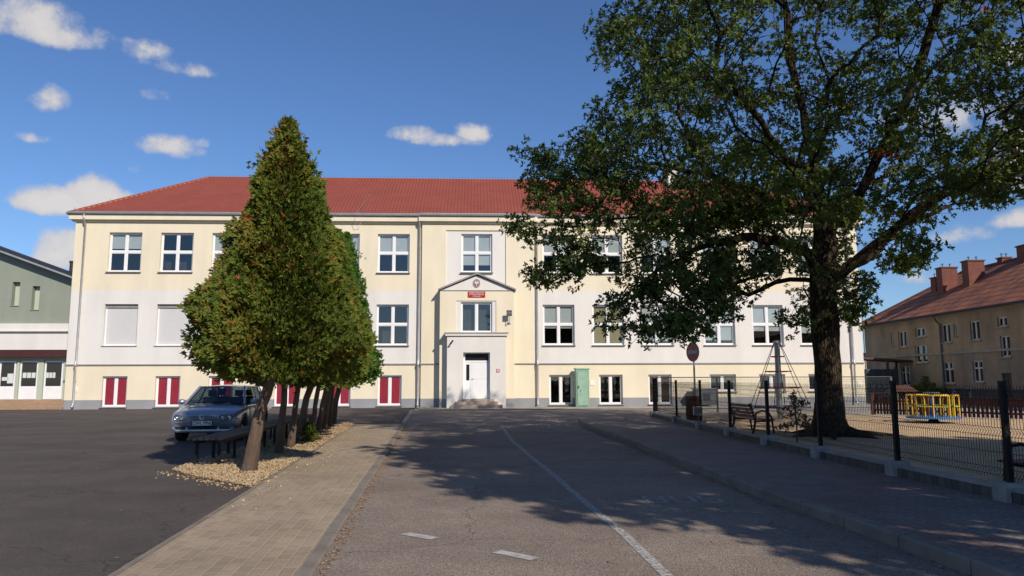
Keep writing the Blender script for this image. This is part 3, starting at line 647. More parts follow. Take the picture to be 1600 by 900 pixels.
for u, z, l in ((-24.9+.65, 1.1, 'left of the first basement window of the school'), (-8.9, 1.2, 'beside the basement window behind the green thujas'), (20.3, 1.25, 'beside the right downpipe of the school'), (4.58, 1.35, 'right of the pale green cabinet')):
    r, o = fthing('meter_box', 'small white wall box '+l, 'meter box', u, 0, z)
    mb = MB(); mb.box(-.13, .13, -.03, .0, -.13, .13); mb.build('cover', 'pvc', r, bevel=.006)
# green cabinet
r, o = fthing('electric_cabinet', 'tall pale green metal electric cabinet standing against the school wall', 'cabinet', 3.92, -.55, .02)
mb = MB(); mb.box(-.38, .38, -.25, .3, 0, 2.1); mb.build('body', 'mint_paint', r, bevel=.05)
mb = MB(); mb.box(-.42, .42, -.29, .34, 2.08, 2.18); mb.build('lid', 'mint_paint', r, bevel=.03)
mb = MB(); n = 8
def rr(x0, x1, z0, z1, rad, y):
    P = []
    for cx, cz, a0 in ((x1-rad, z1-rad, 0), (x0+rad, z1-rad, 90), (x0+rad, z0+rad, 180), (x1-rad, z0+rad, 270)):
        for k in range(6): t = R(a0+90*k/5); P.append((cx+rad*math.cos(t), y, cz+rad*math.sin(t)))
    return P
mb.poly(rr(-.32, .33, .06, 2.02, .14, -.255)); mb.build('door_seam', 'mint_dark', r)
mb = MB(); P_ = rr(-.295, .305, .085, 1.995, .13, -.275); mb.poly(P_); Q_ = rr(-.295, .305, .085, 1.995, .13, -.252)
for i in range(len(P_)): mb.quad(P_[i], P_[i-1], Q_[i-1], Q_[i])
d = mb.build('door', 'mint_paint', r)
mb = MB(); mb.box(-.27, -.2, -.31, -.275, 1.05, 1.17); mb.box(-.14, -.1, -.29, -.275, .86, .95); mb.box(-.13, -.1, -.285, -.275, .7, .76); mb.build('handle', 'grey_metal', d)
mb = MB(); mb.box(-.06, .06, -.281, -.276, 1.5, 1.72); mb.build('plate', 'zinc', d)
# ------------------------------------------------------------------ left building
LY = .9
lb, LO = fthing('hall_building', 'green hall with a sloping dark roof and a glazed white entrance at the left edge', 'building', -31, LY)
F_ = Facade(); slots = [(x, x+.42, z, z+1.36, .3) for x, z in ((-28.62, 5.86), (-27.5, 5.62))]
x0, x1 = -40, -25.0; zr = lambda x: 7.33+(-25.03-x)*.366
F_.zone(x0, x1, LY, [(4.82, 7.25, 0)], slots); g = F_.mb
g.poly([(x0, LY, 7.25), (x1, LY, 7.25), (x1, LY, zr(x1)), (x0, LY, zr(x0))], 0)
for (a, b, c, d, dp) in slots: g.quad((a, LY+dp, c), (b, LY+dp, c), (b, LY+dp, d), (a, LY+dp, d), 1)
g.quad((x0, LY, 4.82), (x0, LY, zr(x0)), (x0, LY+1.5, zr(x0)), (x0, LY+1.5, 4.82), 0); g.quad((x1, LY, 0), (x1, LY+1.5, 0), (x1, LY+1.5, zr(x1)), (x1, LY, zr(x1)), 0); g.quad((x0, LY+1.5, 0), (x1, LY+1.5, 0), (x1, LY+1.5, zr(x1)), (x0, LY+1.5, zr(x0)), 0)
g.build('wall', ['green_wall', 'green_light'], lb, LO)
mb = MB(); 
for (a, b, c, d, dp) in slots: mb.box(a-.03, b+.03, LY-.05, LY+.02, c-.04, c-.002)
mb.build('sill', 'trim_grey', lb, LO)
mb = MB(); n = 0; a, b = (x0-.3, zr(x0-.3)), (x1+.1, zr(x1+.1))
for y0_, y1_, t0, t1 in ((LY-.45, LY+1.6, .02, .27),):
    v = [(a[0], y0_, a[1]+t0), (b[0], y0_, b[1]+t0), (b[0], y0_, b[1]+t1), (a[0], y0_, a[1]+t1), (a[0], y1_, a[1]+t0), (b[0], y1_, b[1]+t0), (b[0], y1_, b[1]+t1), (a[0], y1_, a[1]+t1)]
    mb.v += v; 
    for f in ((0, 1, 2, 3), (5, 4, 7, 6), (4, 5, 1, 0), (3, 2, 6, 7), (1, 5, 6, 2), (4, 0, 3, 7)): mb.f.append(f); mb.m.append(0)
rf = mb.build('roof', 'dark_roof', lb, LO)
mb = MB(); mb.bar((a[0], LY-.5, a[1]+.08), (b[0], LY-.5, b[1]+.08), .06, .1); mb.build('fascia', 'zinc', lb, LO)
mb = MB(); mb.tube([(-25.95, LY+1, 7.6), (-25.95, LY+1, 8.55)], .1, 10); mb.tube([(-25.95, LY+1, 8.5), (-25.95, LY+1, 8.6)], .13, 10); mb.build('vent_pipe', 'dark_roof', lb, LO)
mb = MB(); mb.box(x0, -24.9, LY-.25, LY+.4, 4.42, 4.815); mb.box(x0, -24.9, LY-.32, LY+.4, 4.36, 4.42); mb.build('cornice', 'white_wall', lb, LO)
mb = MB(); mb.box(x0, -24.9, LY-.15, LY+.5, 3.33, 4.359); mb.build('fascia_wall', 'white_wall', lb, LO)
mb = MB(); mb.box(x0, -24.9, LY-.1, LY+.5, 2.92, 3.329); mb.build('beam', 'maroon', lb, LO)
ey = LY+.35
mb = MB(); mb.box(x0, -24.9, ey+.1, ey+.2, .5, 2.92); mb.box(-27.03, -26.73, ey-.05, ey+.1, .5, 2.86); mb.box(-25.6, -25.35, ey-.05, ey+.1, .5, 2.86); mb.box(-28.3+.1, -28.08, ey-.05, ey+.1, .5, 2.86); mb.box(x0, -24.9, ey-.02, ey+.1, 2.8, 2.92)
mb.build('entrance_wall', 'green_light', lb, LO)
def gdoor(x0_, x1_, papers, name='entrance_door'):
    z0_, zc, z1_ = .54, 1.28, 2.72; mb = MB(); s = .09; y = ey+.02
    mb.box(x0_, x0_+s, y, y+.06, z0_, z1_); mb.box(x1_-s, x1_, y, y+.06, z0_, z1_); mb.box(x0_+s, x1_-s, y, y+.06, z1_-s, z1_); mb.box(x0_+s, x1_-s, y+.008, y+.06, z0_, zc); mb.box(x0_+s+.05, x1_-s-.05, y-.002, y+.008, z0_+.08, zc-.1)
    f = mb.build(name, 'pvc', lb, LO); g = MB(); g.box(x0_+s, x1_-s, y+.035, y+.04, zc, z1_-s); g.build('pane', 'dark_glass', f, (0, 0, 0)).location = -Vector(LO)
    q = MB()
    for (a, b, c, d) in papers: q.box(x0_+a, x0_+b, y+.028, y+.033, c, d)
    if papers: q.build('notices', 'paper', f, (0, 0, 0)).location = -Vector(LO)
    return f
m, nt, b_ = newmat('dark_glass'); b_.inputs['Base Color'].default_value = (.02, .017, .016, 1); b_.inputs['Roughness'].default_value = .04; b_.inputs['Specular IOR Level'].default_value = .7; MATS['dark_glass'] = m
gdoor(-26.70, -25.62-.04, [(.1, .24, 1.75, 2.05), (.27, .42, 1.75, 2.05), (.45, .6, 1.75, 2.05)][:3])
gdoor(-29.2, -28.3, [(.15, .5, 1.6, 1.8), (.45, .78, 1.45, 2.0)]); gdoor(-30.2, -29.22, [])
gdoor(-28.06, -27.05, [(.15, .36, 1.75, 2.05), (.4, .6, 1.75, 2.05), (.64, .86, 1.75, 2.05)])
gdoor(-26.7+1.36, -24.75, [(.12, .4, 1.5, 1.9), (.15, .42, 2.1, 2.4)])
mb = MB()
for i in range(4): mb.box(x0, -24.95, LY-.85+.22*i, LY+.5, .13*i, .13*(i+1)-.001*(i == 3))
mb.build('steps', 'step_brown', lb, LO, bevel=.01)
# ------------------------------------------------------------------ tenement on the right
TX = 26.7; ty0, ty1 = 56.3, 14.0
tn = thing('tenement', 'old two storey ochre tenement with a clay tile roof, its plaster stained, in shade', 'apartment house', (TX+5, 35, 0)); TO = (TX+5, 35, 0)
def tw(px, py):
    r_ = ray(px, py); p = r_*(TX/r_.x)+Vector((0, 0, CH)); return p.y, p.z
class FacX(Facade): pass
tops = []
spec = [ # px x0,x1,y0,y1,kind
 (1391.5, 1395.5, 519, 540, 'slot'), (1403, 1416, 518, 543, 'tall'), (1430, 1446, 513, 527, 'wide'), (1470, 1485, 507, 536, 'tall'), (1489, 1494, 506, 526, 'slot'), (1515, 1530, 502, 532, 'tall'), (1558, 1573, 496, 511, 'wide'), (1562, 1577, 525, 558, 'tall'), (1600, 1616, 489, 522, 'tall'),
 (1396.5, 1401, 573, 593, 'slot'), (1407, 1421, 572, 602, 'cross'), (1429, 1448, 540, 567, 'tall'), (1440, 1451, 588, 606, 'hole'), (1473, 1489, 566, 599, 'cross'), (1519, 1535, 564, 597, 'cross'), (1565, 1580, 583, 620, 'door'), (1606, 1624, 560, 600, 'cross')]
for (a, b, c, d, k) in spec:
    ya, z1_ = tw(a, c); yb, _ = tw(b, c); _, z0_ = tw(a, d); 
    if k == 'door': z0_ = .25
    tops.append((-ya, -yb, z0_, z1_, .16, k))     # facade x runs along -Y
for yy_ in (33, 29.5, 26, 22.5, 19): tops += [(-yy_, -yy_+.95, 3.7, 5.1, .16, 'tall'), (-yy_, -yy_+.95, 1.3, 2.7, .16, 'cross')]
T = Facade(); bands = [(-.2, .95, 2), (.95, 3.05, 1), (3.05, 5.35, 0), (5.35, 5.62, 3)]
T.zone(-ty0, -ty1, 0, bands, [t[:5] for t in tops])
def txm(mb):  # facade frame (x along -Y, y inwards) -> world
    mb.v = [(TX+y, -x, z) for x, y, z in mb.v]; return mb
g = T.mb
for a, b, k, _ in [(b_0, b_1, k_, 0) for b_0, b_1, k_ in bands]:
    g.quad((-ty0, 0, a), (-ty0, 10, a), (-ty0, 10, b), (-ty0, 0, b), k); g.quad((-ty1, 0, a), (-ty1, 10, a), (-ty1, 10, b), (-ty1, 0, b), k); g.quad((-ty0, 10, a), (-ty1, 10, a), (-ty1, 10, b), (-ty0, 10, b), k)
txm(g).build('wall', ['tenement', 'tenement_low', 'tenement_plinth', 'cornice_old'], tn, TO)
mb = MB(); mb.box(-ty0-.05, -ty1, -.06, .01, 3.0, 3.14); txm(mb).build('ledge', 'cornice_old', tn, TO)
mb = MB(); mb.box(-ty0-.3, -ty1+.3, -.3, .01, 5.42, 5.56); txm(mb).build('cornice', 'cornice_old', tn, TO, bevel=.02)
for (a, b, c, d, dp, k) in tops:
    if k == 'door':
        mb = MB(); mb.box(a, b, dp-.05, dp, c, d); mb.box(a+.1, (a+b)/2-.04, dp-.07, dp-.05, c+.2, d-.3); mb.box((a+b)/2+.04, b-.1, dp-.07, dp-.05, c+.2, d-.3); txm(mb).build('door', 'dark_inside', tn, TO); continue
    if k == 'hole':
        mb = MB(); mb.box(a, b, dp-.02, dp, c, d); txm(mb).build('cellar_hatch', 'dark_inside', tn, TO); continue
    mb = MB(); s = .07; y = dp-.08; xm = (a+b)/2
    mb.box(a, a+s, y, y+.06, c, d); mb.box(b-s, b, y, y+.06, c, d); mb.box(a+s, b-s, y, y+.06, c, c+s); mb.box(a+s, b-s, y, y+.06, d-s, d)
    if k != 'slot': mb.box(xm-.06, xm+.06, y-.01, y+.06, c+s, d-s)
    if k == 'cross': zt = c+(d-c)*.66; mb.box(a+s, xm-.06, y-.008, y+.06, zt-.04, zt+.04); mb.box(xm+.06, b-s, y-.008, y+.06, zt-.04, zt+.04)
    f = txm(mb).build('window', 'old_window', tn, TO)
    mb = MB(); mb.box(a, b, y+.07, y+.072, c, d); o = txm(mb).build('pane', 'dark_glass', f); o.location = -Vector(TO)
    mb = MB(); mb.box(a-.08, b+.08, -.09, y-.001, c-.07, c-.002); o = txm(mb).build('sill', 'cornice_old', f); o.location = -Vector(TO)
RX, RZ_ = TX+5, 8.95; hy = ty0-4.6
mb = MB(); E = 5.5; mb.poly([(TX-.45, ty1-1, E), (TX-.45, ty0+.45, E), (RX, hy, RZ_), (RX, ty1-1, RZ_)]); mb.poly([(TX+10.4, ty0+.45, E), (TX+10.4, ty1-1, E), (RX, ty1-1, RZ_), (RX, hy, RZ_)])
mb.build('roof', 'clay_tiles', tn, TO)
mb = MB(); mb.poly([(TX-.45, ty0+.45, E), (TX+10.4, ty0+.45, E), (RX, hy, RZ_)]); mb.build('roof_hip', 'clay_tiles_side', tn, TO)
mb = MB(); mb.tube([(RX, hy, RZ_), (RX, ty1-1, RZ_)], .12, 8); mb.tube([(TX-.45, ty0+.45, E), (RX, hy, RZ_)], .11, 8); mb.build('ridge_tiles', 'chimney_red', tn, TO)
mb = MB(); mb.tube([(TX-.5, ty0+.3, 5.46), (TX-.5, ty1, 5.46)], .07, 8); mb.build('gutter', 'dark_roof', tn, TO)
mb = MB()
for dpx in (46.2,): mb.tube([(TX-.45, dpx, 5.4), (TX-.3, dpx, 5.1), (TX-.1, dpx, 4.9), (TX-.1, dpx, .3)], .06, 8)
mb.build('downpipe', 'grey_metal', tn, TO)
def rz(x): return E+(RZ_-E)*(x-TX+.45)/5.45
for (x, y, wx, wy, top) in ((29.6, 51.3, .55, .6, 8.45), (29.5, 49.9, 1.05, .7, 8.93), (29.75, 47.4, 1.05, .7, 9.0), (31.8, 47.4, .6, .5, 9.2), (31.7, 44.6, 1.0, 1.4, 9.55), (30, 31, 1.2, 1, 9.1)):
    mb = MB(); mb.box(x-wx/2, x+wx/2, y-wy/2, y+wy/2, rz(min(x, RX))-.9, top); mb.box(x-wx/2-.06, x+wx/2+.06, y-wy/2-.06, y+wy/2+.06, top, top+.08)
    c_ = mb.build('chimney', 'chimney_red', tn, TO)
    for q in (-.25, .25): mb = MB(); mb.tube([(x+q*min(1, wx), y, top+.06), (x+q*min(1, wx), y, top+.3)], .03, 6); mb.box(x+q*min(1, wx)-.06, x+q*min(1, wx)+.06, y-.06, y+.06, top+.29, top+.33); mb.build('flue', 'dark_roof', c_).location = -Vector(TO)
# antenna behind the school
r = thing('antenna_mast', 'thin mast between the school and the tenement roof', 'mast', (27.2, 57.5, 0)); mb = MB(); mb.tube([(0, 0, 0), (0, 0, 7.2)], .035, 6); mb.tube([(-.25, 0, 6.9), (.25, 0, 6.9)], .02, 5); mb.build('pole', 'grey_metal', r)
r = thing('far_house', 'small pale house glimpsed between the school and the tenement', 'house', (29, 66, 0)); mb = MB(); mb.box(-3, 3, 0, 6, 0, 3.6); mb.build('wall', 'cream', r); mb = MB(); mb.box(-3.3, 3.3, -.3, 6.3, 3.6, 3.8); mb.build('roof', 'dark_roof', r)
# ------------------------------------------------------------------ playground fence
def mesh_panel(mb, p, q, z0, z1, step=.05, t=.005, folds=True):
    """welded wire panel with V folds; p,q = ends on the ground plan"""
    p, q = Vector((*p, 0)), Vector((*q, 0)); d = (q-p); L = d.length; d.normalize(); nrm = Vector((d.y, -d.x, 0))
    H = z1-z0; prof = []
    fz = [.08, H*.5, H-.12] if folds else []
    cur = [(0, z0)]
    for c in fz: cur += [(0, z0+c-.05), (.035, z0+c), (0, z0+c+.05)]
    cur.append((0, z1)); cur = sorted(set(cur), key=lambda a: a[1])
    n = int(L/step)
    for i in range(n+1):
        b = p+d*(L*i/n)
        for (a0, b0), (a1, b1) in zip(cur, cur[1:]): mb.bar(b+nrm*a0+Vector((0, 0, b0)), b+nrm*a1+Vector((0, 0, b1)), t, t)
    for c in [.04, .12, H*.5-.05, H*.5+.05, H-.17, H-.07, H*.28, H*.74]: mb.bar(p+Vector((0, 0, z0+c))-nrm*t, q+Vector((0, 0, z0+c))-nrm*t, t*1.3, t*1.3)
fence = thing('mesh_fence', 'black welded mesh fence on a low stone footing along the shaded pavement', 'fence', (FX(18), 18, .12)); FO = (FX(18), 18, .12)
py = [2.1, 4.3, 6.5, 8.9, 11.25, 13.75, 16.4, 19.1, 21.9, 24.9, 28.6]
for i, y in enumerate(py):
    x = FX(y); mb = MB(); mb.box(x-.032, x+.032, y-.032, y+.032, .32, 1.50); mb.box(x-.036, x+.036, y-.036, y+.036, 1.50, 1.515); mb.build('post', 'black_metal', fence, FO)
    mb = MB(); mb.box(x-.15, x+.13, y-.12, y+.12, .08, .34); mb.build('footing', 'concrete', fence, FO, bevel=.012)
for a, b in zip(py, py[1:]):
    mb = MB(); mesh_panel(mb, (FX(a), a+.04), (FX(b), b-.04), .36, 1.46, t=.0045 if a < 20 else .005); mb.build('mesh_panel', 'black_metal', fence, FO)
    mb = MB(); d = (FX(b)-FX(a))/(b-a)
    for (w0, w1, z0, z1, nm, mt) in ((-.07, .10, .0, .24, 'stone_footing', 'stone_courses'),):
        pass
    xa, xb = FX(a), FX(b)
    mb = MB(); mb.bar((xa-.0, a+.12, .13), (xb-.0, b-.12, .13), .16, .22); mb.build('stone_footing', 'stone_courses', fence, FO)
    mb = MB(); mb.bar((xa, a+.12, .265), (xb, b-.12, .265), .10, .05); mb.build('coping', 'concrete', fence, FO, bevel=.006)
# small grey box on the fifth post, a rail fence on the far side
r = thing('junction_box', 'small grey box fixed low on a fence post left of the red waste bin', 'box', (FX(21.9)-.1, 21.85, .62)); mb = MB(); mb.box(-.12, .12, -.08, .06, -.12, .14); mb.build('body', 'grey_metal', r, bevel=.01)
# the gate leaf post and the panel turning back from the corner
ff = thing('side_fence', 'thin mesh fence across the far side of the playground in front of the school', 'fence', (10, 31.5, .1)); FFO = (10, 31.5, .1)
line = [(FX(28.6), 28.75), (6.0, 31.2), (8.6, 31.5), (11.2, 31.8), (13.8, 32.1), (16.4, 32.4)]
for i, (x, y) in enumerate(line[1:]):
    mb = MB(); mb.box(x-.03, x+.03, y-.03, y+.03, .0, 1.62); mb.build('post', 'black_metal' if i < 1 else 'grey_metal', ff, FFO)
for a, b in zip(line, line[1:]):
    mb = MB(); mesh_panel(mb, a, b, .18, 1.58, step=.06, t=.005); mb.build('mesh_panel', 'grey_metal' if b[0] > 7 else 'black_metal', ff, FFO)
    mb = MB(); mb.tube([(*a, 1.62), (*b, 1.62)], .02, 5); mb.build('rail', 'grey_metal', ff, FFO)
# picket fence
pk = thing('picket_fence', 'low dark red brown picket fence behind the roundabout', 'fence', (17, 25, .15)); PKO = (17, 25, .15)
pp = [(13.9, 29.0), (15.1, 27.3), (16.5, 25.3), (17.9, 23.3), (19.3, 21.3), (20.7, 19.3), (22.1, 17.3)]
for a, b in zip(pp, pp[1:]):
    A, B = Vector((*a, 0)), Vector((*b, 0)); n = 17; d = (B-A).normalized(); nr = Vector((d.y, -d.x, 0)); mb = MB()
    for i in range(n):
        c = A.lerp(B, (i+.5)/n)-nr*.03; w = .042; h = .86+random.uniform(-.01, .01)
        u = d*w; k = len(mb.v)
        for off in (Vector(), nr*-.02):
            for q in (-u, u): mb.v.append(tuple(c+off+q+Vector((0, 0, .2))))
            for q in (u, u*.35, -u*.35, -u): mb.v.append(tuple(c+off+q+Vector((0, 0, h if q.length > w*.9 else h+.04))))
        mb.f.append(tuple(k+j for j in range(6))); mb.f.append(tuple(k+6+j for j in reversed(range(6))))
        for j in range(6): mb.f.append((k+j, k+6+j, k+6+(j+1) % 6, k+(j+1) % 6))
        mb.m += [0]*8
    mb.build('pickets', 'picket_brown', pk, PKO)
    mb = MB(); 
    for z in (.36, .7): mb.bar(A+Vector((0, 0, z)), B+Vector((0, 0, z)), .035, .07)
    mb.build('rail', 'picket_brown', pk, PKO)
for p in pp:
    mb = MB(); mb.box(p[0]-.05, p[0]+.05, p[1]-.05, p[1]+.05, .1, .98); mb.build('post', 'picket_brown', pk, PKO)
# ------------------------------------------------------------------ roundabout (merry-go-round)
mg = thing('roundabout', 'playground roundabout with yellow railings, blue centre post and blue platform', 'roundabout', (13.25, 23.7, .16), .3)
mb = MB(); mb.lathe((0, 0, 0), [(0, .14), (.76, .14), (.78, .16), (.78, .19), (.76, .2), (0, .2)], 40); mb.build('platform', 'blue_paint', mg)
mb = MB(); mb.lathe((0, 0, 0), [(.2, 0), (.16, .06), (.1, .14)], 20); mb.build('hub', 'black_metal', mg)
mb = MB(); mb.tube([(0, 0, .2), (0, 0, .9)], .065, 16); mb.build('centre_post', 'blue_paint', mg)
mb = MB(); mb.lathe((0, 0, .9), [(0, .05), (.22, .05), (.24, .035), (.22, .02), (0, .02)], 24); mb.build('hand_wheel', 'light_metal', mg)
for q in range(4):
    a0 = q*PI/2; mb = MB()
    for hz in (.86, .52): mb.tube([(.72*math.cos(a0+t), .72*math.sin(a0+t), hz) for t in np.linspace(.12, PI/2-.12, 9)], .022, 8)
    for t in (.12, PI/4, PI/2-.12): mb.tube([(.72*math.cos(a0+t), .72*math.sin(a0+t), .2), (.72*math.cos(a0+t), .72*math.sin(a0+t), .86)], .022, 8)
    mb.tube([(.72*math.cos(a0+.12), .72*math.sin(a0+.12), .86), (.4*math.cos(a0+.12), .4*math.sin(a0+.12), .84), (.36*math.cos(a0+.12), .36*math.sin(a0+.12), .7), (.36*math.cos(a0+.12), .36*math.sin(a0+.12), .2)], .02, 8)
    mb.build('railing', 'yellow_paint', mg)
mb = MB()
for q in range(4): a0 = q*PI/2+PI/4; mb.tube([(.06*math.cos(a0), .06*math.sin(a0), .55), (.7*math.cos(a0), .7*math.sin(a0), .55)], .018, 6)
mb.build('spoke', 'green_paint', mg)
# ------------------------------------------------------------------ climbing net pyramid
rn = thing('climbing_net', 'tall steel mast with a pyramid of red and dark climbing ropes', 'climbing frame', (9.25, 26.0, .16))
mb = MB(); mb.tube([(0, 0, 0), (0, 0, 2.62)], .095, 18); mb.lathe((0, 0, 2.62), [(.095, 0), (.13, .0), (.13, .06), (.06, .1), (0, .1)], 18); mb.build('mast', 'light_metal', rn, smooth=False)
cor = [Vector((1.05*math.cos(R(a)), 1.05*math.sin(R(a)), .42)) for a in (20, 80, 140, 200, 260, 320)]; topp = Vector((0, 0, 2.66)); mb = MB()
for c in cor: mb.tube([topp+c*.08, c], .012, 5)
mb.build('rope', 'rope_dark', rn)
mb = MB()
for t in (.3, .55, .78):
    ring = [topp.lerp(c, 1-t) for c in cor]
    for a, b in zip(ring, ring[1:]+ring[:1]): mb.tube([a, a.lerp(b, .5)-Vector((0, 0, .03)), b], .013, 5)
    for a in ring: mb.tube([a, Vector((0, 0, a.z))], .012, 5)
for k in (.55, .85):
    for a, b in zip(cor, cor[1:]+cor[:1]): mb.tube([a*k+Vector((0, 0, .42-.42*k)), b*k+Vector((0, 0, .42-.42*k))], .012, 5)
mb.build('net', 'rope_red', rn)
mb = MB()
for a, b in zip(cor, cor[1:]+cor[:1]): mb.tube([a, b], .025, 8)
for a in cor[::2]: mb.tube([a, Vector((a.x*.15, a.y*.15, .4))], .02, 8)
mb.build('base_ring', 'grey_metal', rn)
# ------------------------------------------------------------------ benches with arched arms
def park_bench(label, loc, rz_):
    b = thing('park_bench', label, 'bench', loc, rz_, 'brown slatted park benches on the playground'); b.scale = (.97, .97, .80)
    for s in (-1, 1):
        x = s*.72; mb = MB()
        mb.tube([(x, -.30, 0), (x, -.28, .2), (x, -.25, .5), (x, -.16, .68), (x, .0, .72), (x, .16, .66), (x, .22, .45)], .028, 8)
        mb.tube([(x, .28, 0), (x, .22, .25), (x, .20, .42), (x, .27, .70), (x, .34, .95)], .033, 8); mb.tube([(x, -.26, .40), (x, .20, .38)], .026, 8); mb.build('side_frame', 'black_metal', b)
    for k in range(5):
        mb = MB(); y = -.25+k*.1; mb.box(-.82, .82, y-.04, y+.04, .42, .455); mb.build('seat_slat', 'slat_brown', b, bevel=.006)
    for k in range(4):
        z = .54+k*.11; y = .215+(z-.45)*.24; mb = MB(); mb.bar((-.82, y, z), (.82, y, z), .03, .09, up=(0, -.24, 1)); mb.build('back_slat', 'slat_brown', b, bevel=.006)
    return b
park_bench('brown slatted bench with an arched black arm behind the mesh fence, left of the sapling', (6.35, 20.0, .16), R(95))
park_bench('brown slatted bench cut by the right edge behind the near fence post', (6.98, 9.5, .16), R(192))
# waste bin
wb = thing('waste_bin', 'red brown wooden slatted bin beside the no entry sign', 'waste bin', (5.85, 24.3, .16)); mb = MB()
mb.lathe((0, 0, 0), [(.0, .08), (.19, .08), (.19, .78), (.17, .78), (.17, .12), (0, .12)], 14); mb.build('liner', 'dark_inside', wb)
for k in range(10):
    t = 2*PI*k/10; mb = MB(); c = Vector((.215*math.cos(t), .215*math.sin(t), 0)); mb.bar(c+Vector((0, 0, .06)), c*1.06+Vector((0, 0, .84)), .105, .025, up=tuple(c)); mb.build('slat', 'slat_redwood', wb)
mb = MB(); mb.box(-.03, .03, -.03, .03, 0, .1); mb.lathe((0, 0, 0), [(.225, .2), (.245, .2), (.245, .24), (.225, .24)], 16); mb.build('stand', 'black_metal', wb)
# no entry sign
sg = thing('no_entry_sign', 'round red no entry sign with a pale bar on a grey post', 'road sign', (6.05, 24.95, .12), R(-64))
mb = MB(); mb.tube([(0, .03, 0), (0, .03, 2.66)], .032, 10); mb.build('post', 'light_metal', sg)
mb = MB(); disc(mb, .325, .325, -.012, 40, 2.33, y1=.005); disc(mb, .325, .325, .0052, 40, 2.33); mb.build('plate', 'light_metal', sg)
mb = MB(); disc(mb, .305, .305, -.015, 40, 2.33); mb.build('face', 'sign_red_faded', sg); mb = MB(); mb.box(-.235, .235, -.019, -.0155, 2.27, 2.39); mb.build('bar', 'sign_white_faded', sg)
for z in (2.55, 2.9): 
    pass
mb = MB(); mb.box(-.05, .05, .0, .07, 2.16, 2.2); mb.box(-.05, .05, .0, .07, 2.47, 2.51); mb.build('clamp', 'grey_metal', sg)
# grey cabinet against the school
r, o = fthing('vent_box', 'low grey metal box with sloping lid against the school, behind the bench', 'cabinet', 10.9, -.65, .0); mb = MB(); mb.box(-.62, .62, -.35, .35, .1, .98)
mb.build('body', 'grey_metal', r, bevel=.02); mb = MB(); mb.box(-.68, .68, -.42, .4, .98, 1.04); mb.build('lid', 'light_metal', r); mb = MB()
for k in range(7): mb.box(-.2, .2, -.362, -.351, .35+k*.06, .38+k*.06)
mb.build('grille', 'black_metal', r)
# yard things near the tenement
r = thing('container', 'dark blue grey steel container door panel at the right corner of the school', 'container', (24.2, 49, 0), .05)
mb = MB(); mb.box(-1.0, 1.15, 0, 2.2, .05, 2.15); mb.build('body', 'container_blue', r, bevel=.02); mb = MB()
for z in (.75, 1.2, 1.65): mb.box(-.96, 1.1, -.03, 0, z, z+.04)
for x in (-.6, .1, .55): mb.box(x, x+.05, -.035, 0, .1, 2.1)
mb.build('ribs', 'grey_metal', r)
r = thing('wooden_canopy', 'flat brown board canopy on a post above the steel container', 'canopy', (24.6, 50.5, 0)); mb = MB(); mb.bar((-2.2, 0, 2.95), (2.1, .2, 2.68), 2.0, .12); mb.build('roof', 'wood_brown', r); MB().box(.3, .42, -.9, -.78, 0, 2.8).build('post', 'wood_brown', r); MB().box(1.7, 1.82, .7, .82, 0, 2.7).build('post', 'wood_brown', r)
r = thing('play_hut', 'little wooden hut, yellow boards below a brown roof, behind the roundabout', 'hut', (18.7, 36, .1), .1); r.scale = (.6, .6, .75); mb = MB(); mb.box(-.7, .7, -.5, .5, 0, .62); mb.build('wall', 'wood_yellow', r)
mb = MB()
for a, b in ((-.68, -.48), (.68, -.48), (-.68, .48), (.68, .48)): mb.box(a-.04, a+.04, b-.04, b+.04, .62, 1.2)
mb.build('post', 'old_wood', r)
mb = MB(); mb.poly([(-.95, -.75, 1.1), (.95, -.75, 1.1), (.6, 0, 1.5), (-.6, 0, 1.5)]); mb.poly([(.95, .75, 1.1), (-.95, .75, 1.1), (-.6, 0, 1.5), (.6, 0, 1.5)]); mb.poly([(-.95, .75, 1.1), (-.95, -.75, 1.1), (-.6, 0, 1.5)]); mb.poly([(.95, -.75, 1.1), (.95, .75, 1.1), (.6, 0, 1.5)]); mb.build('roof', 'wood_brown', r)
def bicycle(label, loc, rz_):
    b = thing('bicycle', label, 'bicycle', loc, rz_, 'bicycles left by the tenement')
    for x in (-.5, .5):
        mb = MB(); mb.tube([(x+.32*math.cos(t), 0, .34+.32*math.sin(t)) for t in np.linspace(0, 2*PI, 25)], .018, 6); w = mb.build('wheel', 'tyre', b)
        mb = MB()
        for t in np.linspace(0, PI, 9)[:-1]: mb.tube([(x-.3*math.cos(t), 0, .34-.3*math.sin(t)), (x+.3*math.cos(t), 0, .34+.3*math.sin(t))], .003, 3)
        mb.build('spokes', 'zinc', w)
    mb = MB()
    for p, q in (((-.5, 0, .34), (-.12, 0, .3)), ((-.5, 0, .34), (-.2, 0, .78)), ((-.12, 0, .3), (-.2, 0, .88)), ((-.12, 0, .3), (.33, 0, .8)), ((-.19, 0, .78), (.32, 0, .84)), ((.5, 0, .34), (.3, 0, .98))): mb.tube([p, q], .016, 6)
    mb.build('frame', 'light_metal', b)
    mb = MB(); mb.tube([(.25, -.27, .98), (.31, -.1, 1.0), (.31, .1, 1.0), (.25, .27, .98)], .013, 6); mb.build('handlebar', 'chrome', b)
    mb = MB(); mb.tube([(-.33, 0, .91), (-.08, 0, .92)], [.07, .03], 8); mb.build('saddle', 'car_black', b); return b
bicycle('silver bicycle leaning behind the picket fence, the one nearer the roundabout', (24.5, 41.5, 0), R(75)); bicycle('silver bicycle behind the picket fence, further right near the tenement doorway', (24.3, 39.8, 0), R(50))
